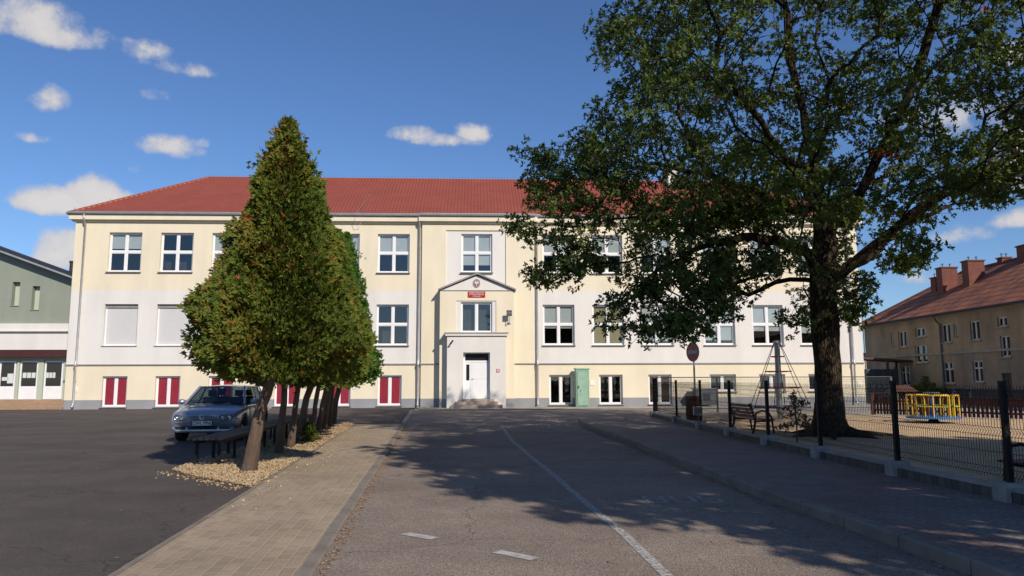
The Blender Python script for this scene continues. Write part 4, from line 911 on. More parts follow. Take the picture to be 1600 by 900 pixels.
# ------------------------------------------------------------------ backless benches under the thujas
def slat_bench(label, loc, rz_, L=2.3):
    b = thing('slat_bench', label, 'bench', loc, rz_, 'backless weathered benches beside the thujas')
    for k in range(5):
        mb = MB(); x = -.22+k*.11; mb.box(x-.045, x+.045, -L/2, L/2, .44+random.uniform(-.003, .003), .475); mb.build('slat', 'old_wood', b, bevel=.005)
    for x in (-.2, .2): MB().box(x-.03, x+.03, -L/2+.02, L/2-.02, .375, .436).build('rail', 'black_metal', b)  # added dark beams, standing in for the shade below the seat
    for y in (-L/2+.12, 0, L/2-.12):
        for x in (-.2, .2): mb = MB(); mb.box(x-.026, x+.026, y-.026, y+.026, -.03, .44); mb.build('leg', 'black_metal', b)
        mb = MB(); mb.box(-.24, .24, y-.018, y+.018, .41, .438); mb.build('crossbar', 'black_metal', b)
    return b
pa = [('weathered slatted bench nearest the camera, left of the first thuja', 14.95, -5.60), ('weathered slatted bench behind the first thuja trunk', 17.45, -5.83), ('weathered slatted bench beyond the second one, half hidden by trunks', 19.95, -6.08), ('farthest weathered slatted bench, seen between the thuja trunks', 22.5, -6.32)]
for l, y, x in pa: slat_bench(l, (x-.1, y, .03), R(5.4))
# ------------------------------------------------------------------ car
car = thing('parked_car', 'blue grey metallic hatchback parked nose out beside the thujas', 'car', (-8.08, 21.1, 0), R(186))
# local: +y is the rear?  build with front at y = 2.07 and rotate ~180 so the nose looks to the camera
def interp(y, tab):
    for (a, *va), (b, *vb) in zip(tab, tab[1:]):
        if a <= y <= b: t = (y-a)/(b-a); return [p+(q-p)*t for p, q in zip(va, vb)]
    return list(tab[-1][1:]) if y > tab[-1][0] else list(tab[0][1:])
#        y     half-width  belt/shoulder z   centre top z   bottom z
ST = [(-2.08, .70, .80, .86, .40), (-2.05, .78, .84, .92, .30), (-1.95, .82, .88, .96, .26), (-1.6, .855, .91, .97, .24), (-.8, .865, .915, .96, .22), (.2, .868, .90, .94, .22), (.72, .868, .89, .93, .22), (.95, .866, .875, .955, .22), (1.3, .855, .83, .90, .22), (1.65, .845, .785, .85, .22), (1.85, .83, .745, .81, .23), (1.96, .815, .715, .775, .24), (2.0, .81, .70, .755, .25), (2.035, .80, .675, .72, .25), (2.06, .79, .63, .66, .27), (2.075, .775, .54, .56, .30)]
ys = sorted(set(list(np.linspace(-2.08, 2.0, 42))+[2.03]))
rowsV = []; mb = MB()
def section(st):
    y, hw, zb, zt, z0 = st
    half = [(0, z0), (hw*.82, z0), (hw*.955, z0+.05), (hw*.985, z0+.17), (hw*1.0, (z0+zb)/2), (hw*.992, zb-.11), (hw*.965, zb-.035), (hw*.915, zb), (hw*.72, zb+(zt-zb)*.52), (hw*.40, zb+(zt-zb)*.87), (0, zt)]
    return [(x, y, z) for x, z in half]+[(-x, y, z) for x, z in half[-2:0:-1]]
secs = [section([y]+interp(y, ST)) for y in ys if y <= 1.97]+[section(s_) for s_ in ST[12:]]
k = len(secs[0])
def nose(p):
    x, y, z = p; t = min(1, max(0, (y-.95)/1.1)); u = min(1, max(0, (-.9-y)/1.15)); return (x, y-(.17*t*t-.12*u*u)*(abs(x)/.8)**2.6, z)
for s_ in secs: mb.v += [nose(p) for p in s_]
for i in range(len(secs)-1):
    for j in range(k): mb.f.append((i*k+j, (i+1)*k+j, (i+1)*k+(j+1) % k, i*k+(j+1) % k)); mb.m.append(0)
mb.f.append(tuple(reversed([(0)*k+j for j in reversed(range(k))]))); mb.f.append(tuple((len(secs)-1)*k+j for j in reversed(range(k)))); mb.m += [0, 0]
body = mb.build('body', 'car_paint', car, smooth=True)
bm = bmesh.new(); bm.from_mesh(body.data); bmesh.ops.recalc_face_normals(bm, faces=bm.faces); bm.to_mesh(body.data); bm.free()
# wheel arches cut out
mc = MB()
for y in (1.22, -1.29):
    for s in (-1, 1): mc.lathe((s*.62, y, .30), [(0, 0), (.345, 0), (.345, s*.4), (0, s*.4)], 28, 'x')
cut = mc.build('cutter', 'car_black'); bm = bmesh.new(); bm.from_mesh(cut.data); bmesh.ops.remove_doubles(bm, verts=bm.verts, dist=1e-5); bmesh.ops.recalc_face_normals(bm, faces=bm.faces); bm.to_mesh(cut.data); bm.free()
cp, cr_ = car.location.copy(), car.rotation_euler.copy(); car.location = (0, 0, 0); car.rotation_euler = (0, 0, 0)
md = body.modifiers.new('b', 'BOOLEAN'); md.object = cut; md.operation = 'DIFFERENCE'; md.solver = 'EXACT'; bpy.context.view_layer.update()
nm = bpy.data.meshes.new_from_object(body.evaluated_get(bpy.context.evaluated_depsgraph_get())); body.modifiers.clear(); body.data = nm; bpy.data.objects.remove(cut)
nm.materials.clear(); nm.materials.append(MATS['car_paint'])
for p in nm.polygons: p.material_index = 0
nm.update(); car.location = cp; car.rotation_euler = cr_
# cabin: roof skin, pillars, glass
bt = [(.98, .955, .70), (.98, .955, -.70)]
FBy, FTy, RTy, RBy = 1.02, .28, -1.42, -1.93
bl_ = lambda s: {'fb': Vector((s*.72, FBy, .945)), 'ft': Vector((s*.56, FTy, 1.395)), 'rt': Vector((s*.54, RTy, 1.385)), 'rb': Vector((s*.67, RBy, .93)), 'sb0': Vector((s*.80, .78, .90)), 'sb1': Vector((s*.79, -1.80, .925)), 'st0': Vector((s*.605, .18, 1.365)), 'st1': Vector((s*.59, -1.38, 1.355))}
Lp, Rp = bl_(-1), bl_(1)
mb = MB(); nx, ny = 8, 12
for i in range(ny+1):
    y = FTy+(RTy-FTy)*i/ny
    for j in range(nx+1):
        t = -1+2*j/nx; e = abs(t)**3; hw = .605-.015*i/ny
        z = 1.44-.045*t*t-.035*(abs(2*i/ny-.9))**2.2; mb.v.append((t*hw, y+(.09*(1-t*t) if i == 0 else 0)-(.05*(1-t*t) if i == ny else 0), z))
for i in range(ny):
    for j in range(nx): a = i*(nx+1)+j; mb.f.append((a, a+1, a+nx+2, a+nx+1)); mb.m.append(0)
mb.build('roof', 'car_paint', car, smooth=True)
for P_ in (Lp, Rp):
    s = 1 if P_ is Rp else -1; mb = MB()
    mb.bar(P_['fb']+Vector((s*.05, -.06, -.03)), P_['ft']+Vector((s*.03, .0, -.01)), .075, .06, up=(s, 0, 0)); mb.bar(P_['rb']+Vector((s*.02, .14, -.02)), P_['rt']+Vector((s*.02, .03, -.02)), .15, .06, up=(s, 0, 0))
    mb.bar(P_['ft']+Vector((s*.035, .02, -.015)), P_['rt']+Vector((s*.035, -.02, -.015)), .05, .05)
    a, b = Vector((s*.80, -.22, .9)), Vector((s*.605, -.3, 1.37)); mb.bar(a, b, .07, .03, up=(s, 0, 0)); mb.bar(Vector((s*.79, -1.12, .91)), Vector((s*.60, -1.1, 1.37)), .06, .03, up=(s, 0, 0))
    mb.build('pillar', 'car_paint', car, bevel=.012)
mb = MB()
def glassgrid(mb, a, b, c, d, bow, n=6):   # a-b bottom, d-c top, bowed outwards along y
    for i in range(n+1):
        for j in range(5):
            t, u = i/n, j/4; p = a.lerp(b, t).lerp(d.lerp(c, t), u); p = p+bow*(4*t*(1-t)); mb.v.append(tuple(p))
    for i in range(n):
        for j in range(4): q = len(mb.v)-(n+1)*5+i*5+j; mb.f.append((q, q+5, q+6, q+1)); mb.m.append(0)
glassgrid(mb, Lp['fb'], Rp['fb'], Rp['ft'], Lp['ft'], Vector((0, .10, .012))); mb.build('windscreen', 'car_glass', car, smooth=True)
mb = MB(); glassgrid(mb, Rp['rb']+Vector((-.04, 0, .02)), Lp['rb']+Vector((.04, 0, .02)), Lp['rt'], Rp['rt'], Vector((0, -.06, 0))); mb.build('rear_window', 'car_glass', car, smooth=True)
for s in (-1, 1):
    for (y0, y1, t0, t1) in ((.76, -.20, .20, -.28), (-.26, -1.1, -.34, -1.08), (-1.16, -1.72, -1.14, -1.38)):
        mb = MB(); mb.quad((s*.805, y0, .90), (s*.80, y1, .91), (s*.607, t1, 1.365), (s*.61, t0, 1.365)); mb.build('side_window', 'car_glass', car)
mb = MB(); mb.box(-.66, .66, -1.5, .95, .55, .80); mb.box(-.68, .68, .72, 1.0, .80, .93); mb.box(-.6, .6, -1.7, -1.2, .8, 1.02)
mb.build('dashboard', 'car_black', car, bevel=.03)
for x, y in ((-.36, .0), (.36, .0), (-.38, -.95), (.38, -.95)):
    mb = MB(); mb.box(x-.23, x+.23, y-.1, y+.04, .75, 1.10); mb.box(x-.11, x+.11, y-.1, y-.02, 1.12, 1.29); mb.box(x-.02, x+.02, y-.08, y-.04, 1.05, 1.15); mb.build('seat', 'seat_cloth', car, bevel=.04)
mb = MB(); mb.tube([(.38+.18*math.cos(t), .52-.08*math.sin(t)*.5, .93+.17*math.sin(t)) for t in np.linspace(0, 2*PI, 21)], .016, 6); mb.build('steering_wheel', 'car_black', car)
mb = MB(); mb.box(-.11, .11, .30, .33, 1.27, 1.34); mb.build('inner_mirror', 'car_black', car, bevel=.01)
from mathutils.bvhtree import BVHTree
bvh = BVHTree.FromPolygons([v.co.copy() for v in nm.vertices], [tuple(p.vertices) for p in nm.polygons])
def sy(x, z):
    h_ = bvh.ray_cast(Vector((x, 4, z)), Vector((0, -1, 0))); return h_[0].y if h_[0] else 1.9
def patch(name, mat, outline, off=.006, parent=car, rings=4, rim=.03):
    """panel that follows the nose: outline in (x,z) projected on the body skin"""
    n = len(outline); dn = []
    for a, b in zip(outline, outline[1:]+outline[:1]): dn += [(a[0]+(b[0]-a[0])*k/3, a[1]+(b[1]-a[1])*k/3) for k in range(3)]
    cx, cz = sum(p[0] for p in dn)/len(dn), sum(p[1] for p in dn)/len(dn); mb = MB(); m_ = len(dn)
    for q in range(rings):
        t = 1-q/rings
        for (x, z) in dn: X, Z = cx+(x-cx)*t, cz+(z-cz)*t; mb.v.append((X, sy(X, Z)+off, Z))
    mb.v.append((cx, sy(cx, cz)+off, cz))
    for (x, z) in dn: mb.v.append((x, sy(x, z)-rim, z))
    for q in range(rings-1):
        for a in range(m_): mb.f.append((q*m_+a, q*m_+(a+1) % m_, (q+1)*m_+(a+1) % m_, (q+1)*m_+a)); mb.m.append(0)
    c_ = rings*m_
    for a in range(m_): mb.f.append(((rings-1)*m_+a, (rings-1)*m_+(a+1) % m_, c_)); mb.f.append((a, (a+1) % m_, c_+1+(a+1) % m_, c_+1+a)); mb.m += [0, 0]
    return mb.build(name, mat, parent)
for s in (-1, 1):
    OL = [(.375, .565), (.385, .66), (.45, .69), (.58, .70), (.68, .69), (.735, .655), (.745, .60), (.70, .555), (.58, .535), (.46, .54)]
    hl = patch('headlight', 'car_grey', [(s*x, z) for x, z in OL], .004)
    for cx, rr_, cz in ((.635, .062, .622), (.48, .05, .615)):
        mb = MB(); y_ = sy(s*cx, cz); mb.lathe((s*cx, y_+.006, cz), [(rr_, .008), (rr_*.85, -.0), (rr_*.4, -.004), (rr_*.3, .012), (0, .016)], 18, 'y')
        mb.build('reflector', 'chrome', hl, smooth=True)
    mb = MB(); mb.lathe((0, 0, 0), [(0, -.055), (.065, -.05), (.085, 0), (.07, .05), (0, .07)], 14, 'y'); mb.v = [(s*.95+x*1.25, .68+y, .99+z*.9) for x, y, z in mb.v]; mr = mb.build('mirror', 'car_paint', car, smooth=True)
    mb = MB(); mb.bar((s*.78, .68, .93), (s*.92, .68, .965), .06, .04); mb.build('mirror_arm', 'car_black', mr)
    patch('air_slot', 'car_black', [(s*.41, .32), (s*.41, .40), (s*.68, .40), (s*.66, .33)], .004)
    mb = MB(); mb.tube([(s*x, sy(s*x, .49)+.004, .49) for x in (.29, .4, .5, .6, .68)]+[(s*.80, 1.80, .495), (s*.843, 1.6, .50)], .012, 6); mb.build('bumper_strip', 'car_grey', car)
    mb = MB(); mb.tube([(s*.874, .80, .52), (s*.878, 0, .52), (s*.874, -.9, .52)], .016, 6); mb.build('side_strip', 'car_grey', car)
    for y0_, y1_, z_ in ((-.06, .12, .79), (-.95, -.77, .80)): mb = MB(); mb.box(*sorted((s*.868, s*.895)), y0_, y1_, z_, z_+.035); mb.build('door_handle', 'car_paint', car, bevel=.006)
    mb = MB(); mb.tube([nose((s*.873*k, y, z)) for k, y, z in ((.99, .70, .86), (1.0, .72, .6), (1.0, .73, .3))], .004, 4); mb.build('door_gap', 'car_black', car)
    mb = MB(); mb.tube([(s*.80, 1.88, .58), (s*.815, 1.78, .58)], .016, 6); mb.build('side_lamp', 'chimney_red', car)
patch('lower_grille', 'car_black', [(-.36, .32), (-.37, .405), (.37, .405), (.36, .32)], .004)
gr = patch('grille', 'car_black', [(-.355, .585), (-.36, .675), (.36, .675), (.355, .585)], .003)
for z in (.602, .63, .658):
    mb = MB(); mb.tube([(x, sy(x, z)+.006, z) for x in np.linspace(-.345, .345, 9)], .0065, 5); mb.build('grille_bar', 'zinc', gr)
mb = MB(); mb.tube([(x, sy(x, .70-.03*(abs(x)/.8)**3)+.002, .70-.03*(abs(x)/.8)**3) for x in np.linspace(-.7, .7, 21)], .0045, 4); mb.build('bonnet_gap', 'car_black', car)
mb = MB(); by_ = sy(0, .635)+.012
mb.tube([(.058*math.cos(t), by_, .635+.058*math.sin(t)) for t in np.linspace(0, 2*PI, 25)], .008, 6)
def st(a, b): mb.tube([(a[0]*1.12, by_, .635+a[1]*1.12), (b[0]*1.12, by_, .635+b[1]*1.12)], .0065, 5)
st((-.02, .048), (0, .008)); st((.02, .048), (0, .008)); st((-.042, .03), (-.018, -.042)); st((-.018, -.042), (0, .0)); st((0, .0), (.018, -.042)); st((.018, -.042), (.042, .03)); mb.build('badge', 'chrome', car)
mb = MB(); mb.box(-.26, .26, 2.075, 2.10, .43, .545); pl_ = mb.build('number_plate', 'sign_white', car, bevel=.004)
mb = MB(); mb.box(.215, .257, 2.1005, 2.102, .433, .542); mb.build('blue_strip', 'plate_blue', pl_)
mb = MB(); mb.box(-.262, .262, 2.066, 2.098, .423, .552); mb.build('plate_holder', 'car_black', pl_)
text_mesh('CWL 79NJ', .105, 'car_black', 'plate_text', pl_, Matrix.Translation((-.02, 2.1015, .487)) @ Matrix.Rotation(PI, 4, 'Z') @ UPRIGHT, sx=.92, bold=.002)
pl_.children[0].data.transform(Matrix.Translation((0, 0, 0)))
for y in (1.22, -1.29):
    for s in (-1, 1):
        mb = MB(); mb.lathe((s*.72, y, .305), [(.2, -s*.08), (.29, -s*.09), (.305, -s*.07), (.305, s*.09), (.29, s*.11), (.2, s*.105)], 32, 'x'); w = mb.build('wheel', 'tyre', car, smooth=True)
        mb = MB(); mb.lathe((s*.72, y, .305), [(.21, s*.10), (.2, s*.09), (.19, s*.07), (.06, s*.085), (0, s*.09)], 32, 'x'); mb.build('rim', 'rim', w)
        for q in range(5): t = 2*PI*q/5; MB().tube([(s*.811, y+.10*math.cos(t), .305+.10*math.sin(t)), (s*.797, y+.17*math.cos(t), .305+.17*math.sin(t))], .028, 6).build('rim_hole', 'car_black', w)
for a, b in (((-.5, 1.09, .965), (.1, 1.10, .985)), ((.05, 1.12, .97), (.55, 1.06, .985))): MB().tube([a, b], .008, 5).build('wiper', 'car_black', car)
# ------------------------------------------------------------------ trees
def leaves(P, Nrm, T, L, Wd, fold=.25, curl=.15):
    """folded two-triangle-pair leaves; P base, T direction, Nrm face normal"""
    B = np.cross(Nrm, T); B /= np.linalg.norm(B, axis=1, keepdims=True)+1e-9
    L = L[:, None]; Wd = Wd[:, None]; mid = P+T*L*.55
    v0 = P; v1 = mid+B*Wd+Nrm*Wd*fold; v2 = P+T*L-Nrm*L*curl; v3 = mid-B*Wd+Nrm*Wd*fold
    V = np.stack([v0, v1, v2, v3], 1).reshape(-1, 3); n = len(P); i = np.arange(n)[:, None]*4
    F = np.stack([i+[0, 1, 2], i+[0, 2, 3]], 1).reshape(-1, 3); return V, F
def unit(a): return a/(np.linalg.norm(a, axis=-1, keepdims=True)+1e-9)
def rosettes(C, out, k, L0, W0, spread=.75, seed=1):
    g = np.random.default_rng(seed); n = len(C); o = unit(out); ref = unit(g.normal(size=(n, 3))); a = unit(np.cross(o, ref)); b = np.cross(o, a)
    Ps, Ts, Ns = [], [], []
    for j in range(k):
        t = 2*PI*j/k+g.uniform(-.4, .4, n); s = g.uniform(spread-.3, spread+.35, n)[:, None]
        rad = a*np.cos(t)[:, None]+b*np.sin(t)[:, None]; T = unit(o*(1-s*.6)+rad*s); Nn = unit(o-T*(o*T).sum(1)[:, None]+g.normal(0, .25, (n, 3)))
        Ps.append(C+g.normal(0, .012, (n, 3))); Ts.append(T); Ns.append(Nn)
    P, T, Nn = map(np.concatenate, (Ps, Ts, Ns)); m = len(P)
    return leaves(P, Nn, T, L0*g.uniform(.7, 1.2, m), W0*g.uniform(.8, 1.2, m))
class Skel:
    def __init__(s): s.p = []; s.par = []; s.len = []
    def add(s, p, par): s.p.append(np.array(p, float)); s.par.append(par); s.len.append(0 if par < 0 else s.len[par]+np.linalg.norm(s.p[-1]-s.p[par])); return len(s.p)-1
    def limb(s, pts, par=-1, step=.35, jit=.03, g=rng):
        pts = [np.array(p, float) for p in pts]
        if par < 0 and not s.p: par = s.add(pts[0], -1)
        for a, b in zip(pts, pts[1:]):
            n = max(1, int(np.linalg.norm(b-a)/step))
            for i in range(1, n+1): par = s.add(a+(b-a)*i/n+g.normal(0, jit, 3)*(i < n), par)
        return par
    def grow(s, targets, step=.35, w=.25, sag=.12, g=rng):
        base = s.p[0]; order = np.argsort([np.linalg.norm(t-base) for t in targets]); tips = []
        for k in order:
            t = targets[k]; A = np.array(s.p); Ln = np.array(s.len); d = np.linalg.norm(A-t, axis=1); up = np.maximum(0, A[:, 2]-t[2]-1.0)
            bad = (A[:, 2] < s.minz)*50; i = int(np.argmin(d+w*Ln+up*.6+bad)); a = A[i]; L = d[i]; n = max(1, int(L/step)); side = g.normal(0, 1, 3)*L*.07; cur = i
            for q in range(1, n+1):
                u = q/n; p = a+(t-a)*u+side*math.sin(PI*u)+np.array([0, 0, math.sin(PI*u)*L*sag])+g.normal(0, .02, 3)*(q < n); cur = s.add(p, cur)
            tips.append(cur)
        return tips
    def radii(s, tip=.011, e=2.35, fix=None):
        n = len(s.p); r = np.zeros(n); ch = [[] for _ in range(n)]
        for i in range(1, n):
            if s.par[i] >= 0: ch[s.par[i]].append(i)
        for i in range(n-1, -1, -1): r[i] = max(tip, (sum(r[c]**e for c in ch[i]))**(1/e) if ch[i] else tip)
        s.r = r; s.ch = ch; return r
    def mesh(s, name, mat, parent, off, scale=None, kmax=14):
        mb = MB(); r = s.r; stack = [(0, None)]
        while stack:
            i, pre = stack.pop(); pts, rs = ([s.p[pre]], [min(r[pre], r[i]*1.15)]) if pre is not None else ([], [])
            while True:
                pts.append(s.p[i]); rs.append(r[i]); c = s.ch[i]
                if not c: break
                m_ = max(c, key=lambda q: r[q])
                for q in c:
                    if q != m_: stack.append((q, i))
                i = m_
            if len(pts) > 1: R0 = max(rs); mb.tube([Vector(p) for p in pts], rs, kmax if R0 > .2 else 8 if R0 > .06 else 5 if R0 > .025 else 4, cap=True)
        return mb.build(name, mat, parent, off, smooth=True)
def blob_targets(blobs, sp, g, mind):
    out = []
    for (c, rad, n) in blobs:
        for _ in range(n*4):
            d = unit(g.normal(size=3))*g.uniform(.35, 1)**.5; p = np.array(c)+d*np.array(rad)
            if all(np.linalg.norm(p-q) > mind for q in out[-400:]): out.append(p)
            if len(out) >= sp: return out
    return out
# --- the big oak: trunk and limbs laid out from the photograph at the trunk's own distance
OB = np.array([7.85, 18.6, .16])
def at(px, py, Y): r_ = ray(px, py); return np.array(r_*(Y/r_.y)+Vector((0, 0, CH)))
sk = Skel(); sk.minz = 3.6
tr = sk.limb([OB, at(1294, 600, 18.6), at(1290, 520, 18.6), at(1285, 440, 18.6), at(1287, 400, 18.6)], jit=.01)
fork = tr
L1 = sk.limb([sk.p[fork], at(1288, 350, 18.7), at(1278, 290, 18.8), at(1262, 220, 19.0), at(1248, 150, 19.2), at(1235, 70, 19.4), at(1225, -20, 19.6), at(1220, -110, 19.8)], fork)
i1 = fork+4
L2 = sk.limb([sk.p[fork+2], at(1330, 345, 18.3), at(1355, 280, 18.0), at(1385, 220, 17.7), at(1420, 150, 17.4), at(1450, 60, 17.0), at(1480, -50, 16.6)], fork+2)
L3 = sk.limb([sk.p[tr-1], at(1330, 412, 18.3), at(1380, 372, 17.9), at(1430, 330, 17.4), at(1480, 300, 16.9), at(1530, 270, 16.4), at(1585, 245, 16)], tr-1)
L3b = sk.limb([sk.p[tr-2], at(1320, 425, 18.9), at(1365, 395, 19.4), at(1410, 350, 20.2), at(1470, 330, 21)], tr-2)
L4 = sk.limb([sk.p[tr-1], at(1262, 395, 18.3), at(1215, 375, 17.9), at(1160, 370, 17.4), at(1100, 385, 16.8), at(1050, 410, 16.2), at(1005, 440, 15.8)], tr-1)
L5 = sk.limb([sk.p[fork+3], at(1240, 330, 19.0), at(1180, 300, 19.2), at(1100, 270, 19.2), at(1020, 255, 19.0), at(950, 270, 18.8), at(890, 290, 18.6)], fork+3)
L6 = sk.limb([sk.p[fork+5], at(1230, 250, 18.2), at(1190, 190, 17.6), at(1140, 130, 17.0), at(1080, 80, 16.4), at(1020, 40, 16)], fork+5)
L7 = sk.limb([sk.p[fork+2], at(1270, 320, 17.6), at(1240, 270, 16.2), at(1200, 230, 14.8), at(1150, 200, 13.6)], fork+2)
L8 = sk.limb([sk.p[fork+2], at(1310, 330, 20), at(1340, 270, 22), at(1370, 220, 24)], fork+2); L9 = sk.limb([sk.p[fork+3], at(1260, 300, 20.4), at(1220, 240, 22), at(1170, 200, 23.8)], fork+3)
# crown outline drawn as the crown's real extent seen from here; depth comes from an ellipsoid round the trunk
SIL = [(985, -300), (985, 0), (950, 25), (934, 62), (932, 95), (955, 118), (962, 140), (925, 165), (915, 185), (912, 215), (885, 225), (872, 245), (835, 222), (812, 240), (806, 285), (812, 320), (795, 345), (775, 368), (800, 385), (842, 380), (850, 400), (828, 430), (842, 446), (885, 448), (905, 425), (930, 420), (945, 405), (932, 380), (955, 372), (968, 350), (985, 355), (992, 395), (975, 420), (958, 430), (975, 450), (935, 472), (948, 492), (985, 488), (1005, 500), (1000, 520), (1025, 505), (1045, 520), (1058, 545), (1080, 520), (1098, 490), (1135, 475), (1160, 485), (1185, 475), (1210, 450), (1240, 425), (1262, 420), (1262, 445), (1230, 470), (1250, 490), (1262, 510), (1330, 520), (1345, 480), (1340, 445), (1320, 430), (1335, 405), (1350, 385), (1372, 385), (1388, 405), (1405, 418), (1440, 412), (1466, 395), (1440, 355), (1455, 335), (1480, 335), (1500, 315), (1540, 320), (1600, 300), (1750, 330), (1900, 200), (1900, -300)]
HOLES = [(1505, 190, 40, 26), (1440, 150, 22, 14), (1345, 75, 12, 20), (1490, 45, 26, 16), (1560, 335, 40, 8), (905, 335, 30, 16), (1300, 60, 12, 22), (940, 300, 30, 10), (1385, 185, 12, 12), (1012, 330, 24, 16), (1210, 110, 14, 16), (1530, 20, 18, 14)]
f_ = CF
def proj(p):
    x, y, z = p[0], p[1], p[2]-CH; c, s = math.cos(PITCH), math.sin(PITCH); d = y*c+z*s; u = -y*s+z*c; X, Y = f_*x/d, -f_*u/d; cr, sr = math.cos(ROLL), math.sin(ROLL); return 800+X*cr-Y*sr, 450+X*sr+Y*cr
og = np.random.default_rng(11); cand = []; tries = 0
cc = np.array([8.1, 18.4, 9.6]); cr3 = np.array([9.6, 7.2, 7.0])
grid = {}
def okd(p, m):
    k = tuple(np.floor(p/m).astype(int))
    for dx in (-1, 0, 1):
        for dy in (-1, 0, 1):
            for dz in (-1, 0, 1):
                for q in grid.get((k[0]+dx, k[1]+dy, k[2]+dz), ()):
                    if np.linalg.norm(p-q) < m: return False
    grid.setdefault(k, []).append(p); return True
while len(cand) < 1340 and tries < 60000:
    tries += 1; d = unit(og.normal(size=3))*og.uniform(.12, 1)**.45; p = cc+d*cr3
    if p[2] < 3.0: continue
    X, Y = proj(p)
    if not inside(SIL, X, Y): continue
    if any(((X-h[0])/h[2])**2+((Y-h[1])/h[3])**2 < 1 for h in HOLES): continue
    if Y > 300 and np.linalg.norm(p[:2]-OB[:2]) < 2.2 and p[2] < 5.5 and og.random() < .6: continue
    if p[1] < 17.4 and p[2] < 9.5 and 1150 < X < 1420 and og.random() < .5: continue
    if Y > 330 and og.random() < .12: continue
    if okd(p, .60): cand.append(p)
# drooping outer sprays of the left and lower boughs
for (x, y, Y, n, s) in ((880, 425, 18.3, 5, 22), (840, 432, 18.3, 4, 14), (915, 405, 18.2, 4, 16), (1070, 512, 15.9, 5, 15), (1040, 500, 16, 6, 26), (960, 480, 16.3, 4, 18), (1120, 480, 16, 6, 28), (820, 350, 18.6, 5, 20), (850, 260, 18.6, 5, 20), (1415, 405, 17, 6, 22), (1335, 470, 18.4, 5, 13), (1345, 440, 18.2, 3, 10), (1245, 500, 17.9, 3, 10), (1015, 515, 16, 3, 10), (890, 380, 18.4, 4, 14), (1330, 500, 18.4, 3, 10), (1560, 290, 16.2, 6, 30), (1030, 330, 17.6, 9, 26), (1090, 350, 17.2, 10, 28), (1150, 325, 17.4, 9, 28), (1205, 345, 17.2, 8, 22), (1130, 410, 16.9, 9, 24), (1185, 415, 17.2, 7, 22), (1060, 425, 16.4, 9, 24), (1015, 455, 16.0, 7, 22), (1110, 450, 16.2, 7, 22), (860, 305, 18.5, 7, 24), (930, 255, 18.6, 7, 26), (980, 290, 18.2, 8, 26), (925, 330, 18.5, 5, 18), (1240, 300, 17, 6, 26), (1330, 330, 17, 6, 24)):
    for _ in range(n): cand.append(at(x+og.normal(0, s*.6), y+og.normal(0, s*.5), Y+og.normal(0, .4)))
tips = sk.grow(cand, g=og, w=.22)
sk.radii(.0105, 2.5); r = sk.r
tz = np.array([p[2] for p in sk.p]); r0 = r[1]; want = .36
sk.r = np.where(r > .03, .03+(r-.03)*(want-.03)/(r[2]-.03), r)
for i in range(0, tr+1):
    h = sk.p[i][2]-.16; sk.r[i] = .345+.22*math.exp(-h/.22)+.045*math.exp(-((h-2.75)/.35)**2)-.035*min(h, 2)/2
oak = thing('oak_tree', 'broad spreading oak with dark green leaves behind the mesh fence', 'tree', tuple(OB))
trunk = sk.mesh('trunk', 'oak_bark', oak, OB, kmax=28)
me = trunk.data; co = np.zeros(len(me.vertices)*3); me.vertices.foreach_get('co', co); co = co.reshape(-1, 3)
rad = np.linalg.norm(co[:, :2], axis=1); low = (co[:, 2] < 4.4) & (rad < 1.1); ang = np.arctan2(co[:, 1], co[:, 0])
fl = 1+.055*np.sin(ang*5+1)*np.exp(-co[:, 2]/1.2)+.02*np.sin(ang*3+co[:, 2]*2); 
co[low, 0] *= fl[low]; co[low, 1] *= fl[low]; co[(co[:, 2] < .15) & low, 2] -= .12; me.vertices.foreach_set('co', co.ravel()); me.update()
mb = MB()     # surface roots
for a, l in ((200, .7), (-10, 1.3), (-60, .8), (250, .9), (120, .7)):
    t = R(a); mb.tube([OB+np.array([math.cos(t)*q, math.sin(t)*q, z]) for q, z in ((.3, .12), (.62, .05), (.62+l*.5, .015), (.62+l, -.04))], [.16, .1, .06, .02], 8)
mb.build('roots', 'oak_bark', oak, OB, smooth=True)
# leaves
C, O = [], []; tw_ = MB()
for ti in tips:
    p = sk.p[ti]; n = int(og.integers(19, 33)); rad = og.uniform(.34, .62)
    q = unit(og.normal(size=(n, 3)))*(og.uniform(.15, 1, n)**.5)[:, None]*np.array([rad, rad, rad*.62])+p; C.append(q); O.append(unit(q-p+np.array([0, 0, .35])*rad+og.normal(0, .15, (n, 3))))
    for e in q[::3]: tw_.tube([Vector(p), Vector((p+e)/2+np.array([0, 0, .02])), Vector(e)], [.007, .0055, .004], 3, cap=False)
C = np.concatenate(C); O = np.concatenate(O)
X_ = np.array([proj(c) for c in C])
V, F = rosettes(C, O, 7, .105, .025, seed=5)
nr = len(C); base = og.normal(.40, .10, nr)+.18*np.sin(C[:, 0]*1.1+C[:, 2]*1.7)*np.cos(C[:, 1]*1.3)
var = np.tile(base, 7)+og.normal(0, .08, nr*7); var = np.clip(var, 0, .93)
for (hx, hy, hr) in ((1372, 262, 26), (1385, 250, 18), (1118, 157, 8), (1296, 56, 7), (1072, 182, 5), (1540, 12, 7), (1168, 385, 9), (1575, 30, 7)):
    hit = np.tile(((X_[:, 0]-hx)**2+(X_[:, 1]-hy)**2 < hr**2) & (C[:, 1] < 18.2), 7); var[hit] = og.uniform(.975, 1, hit.sum())
npmesh('crown', V-OB, F, 'oak_leaf', oak, np.repeat(var, 2)); tw_.build('twigs', 'oak_bark', oak, OB)
print('oak leaves', len(V)//4, 'nodes', len(sk.p))
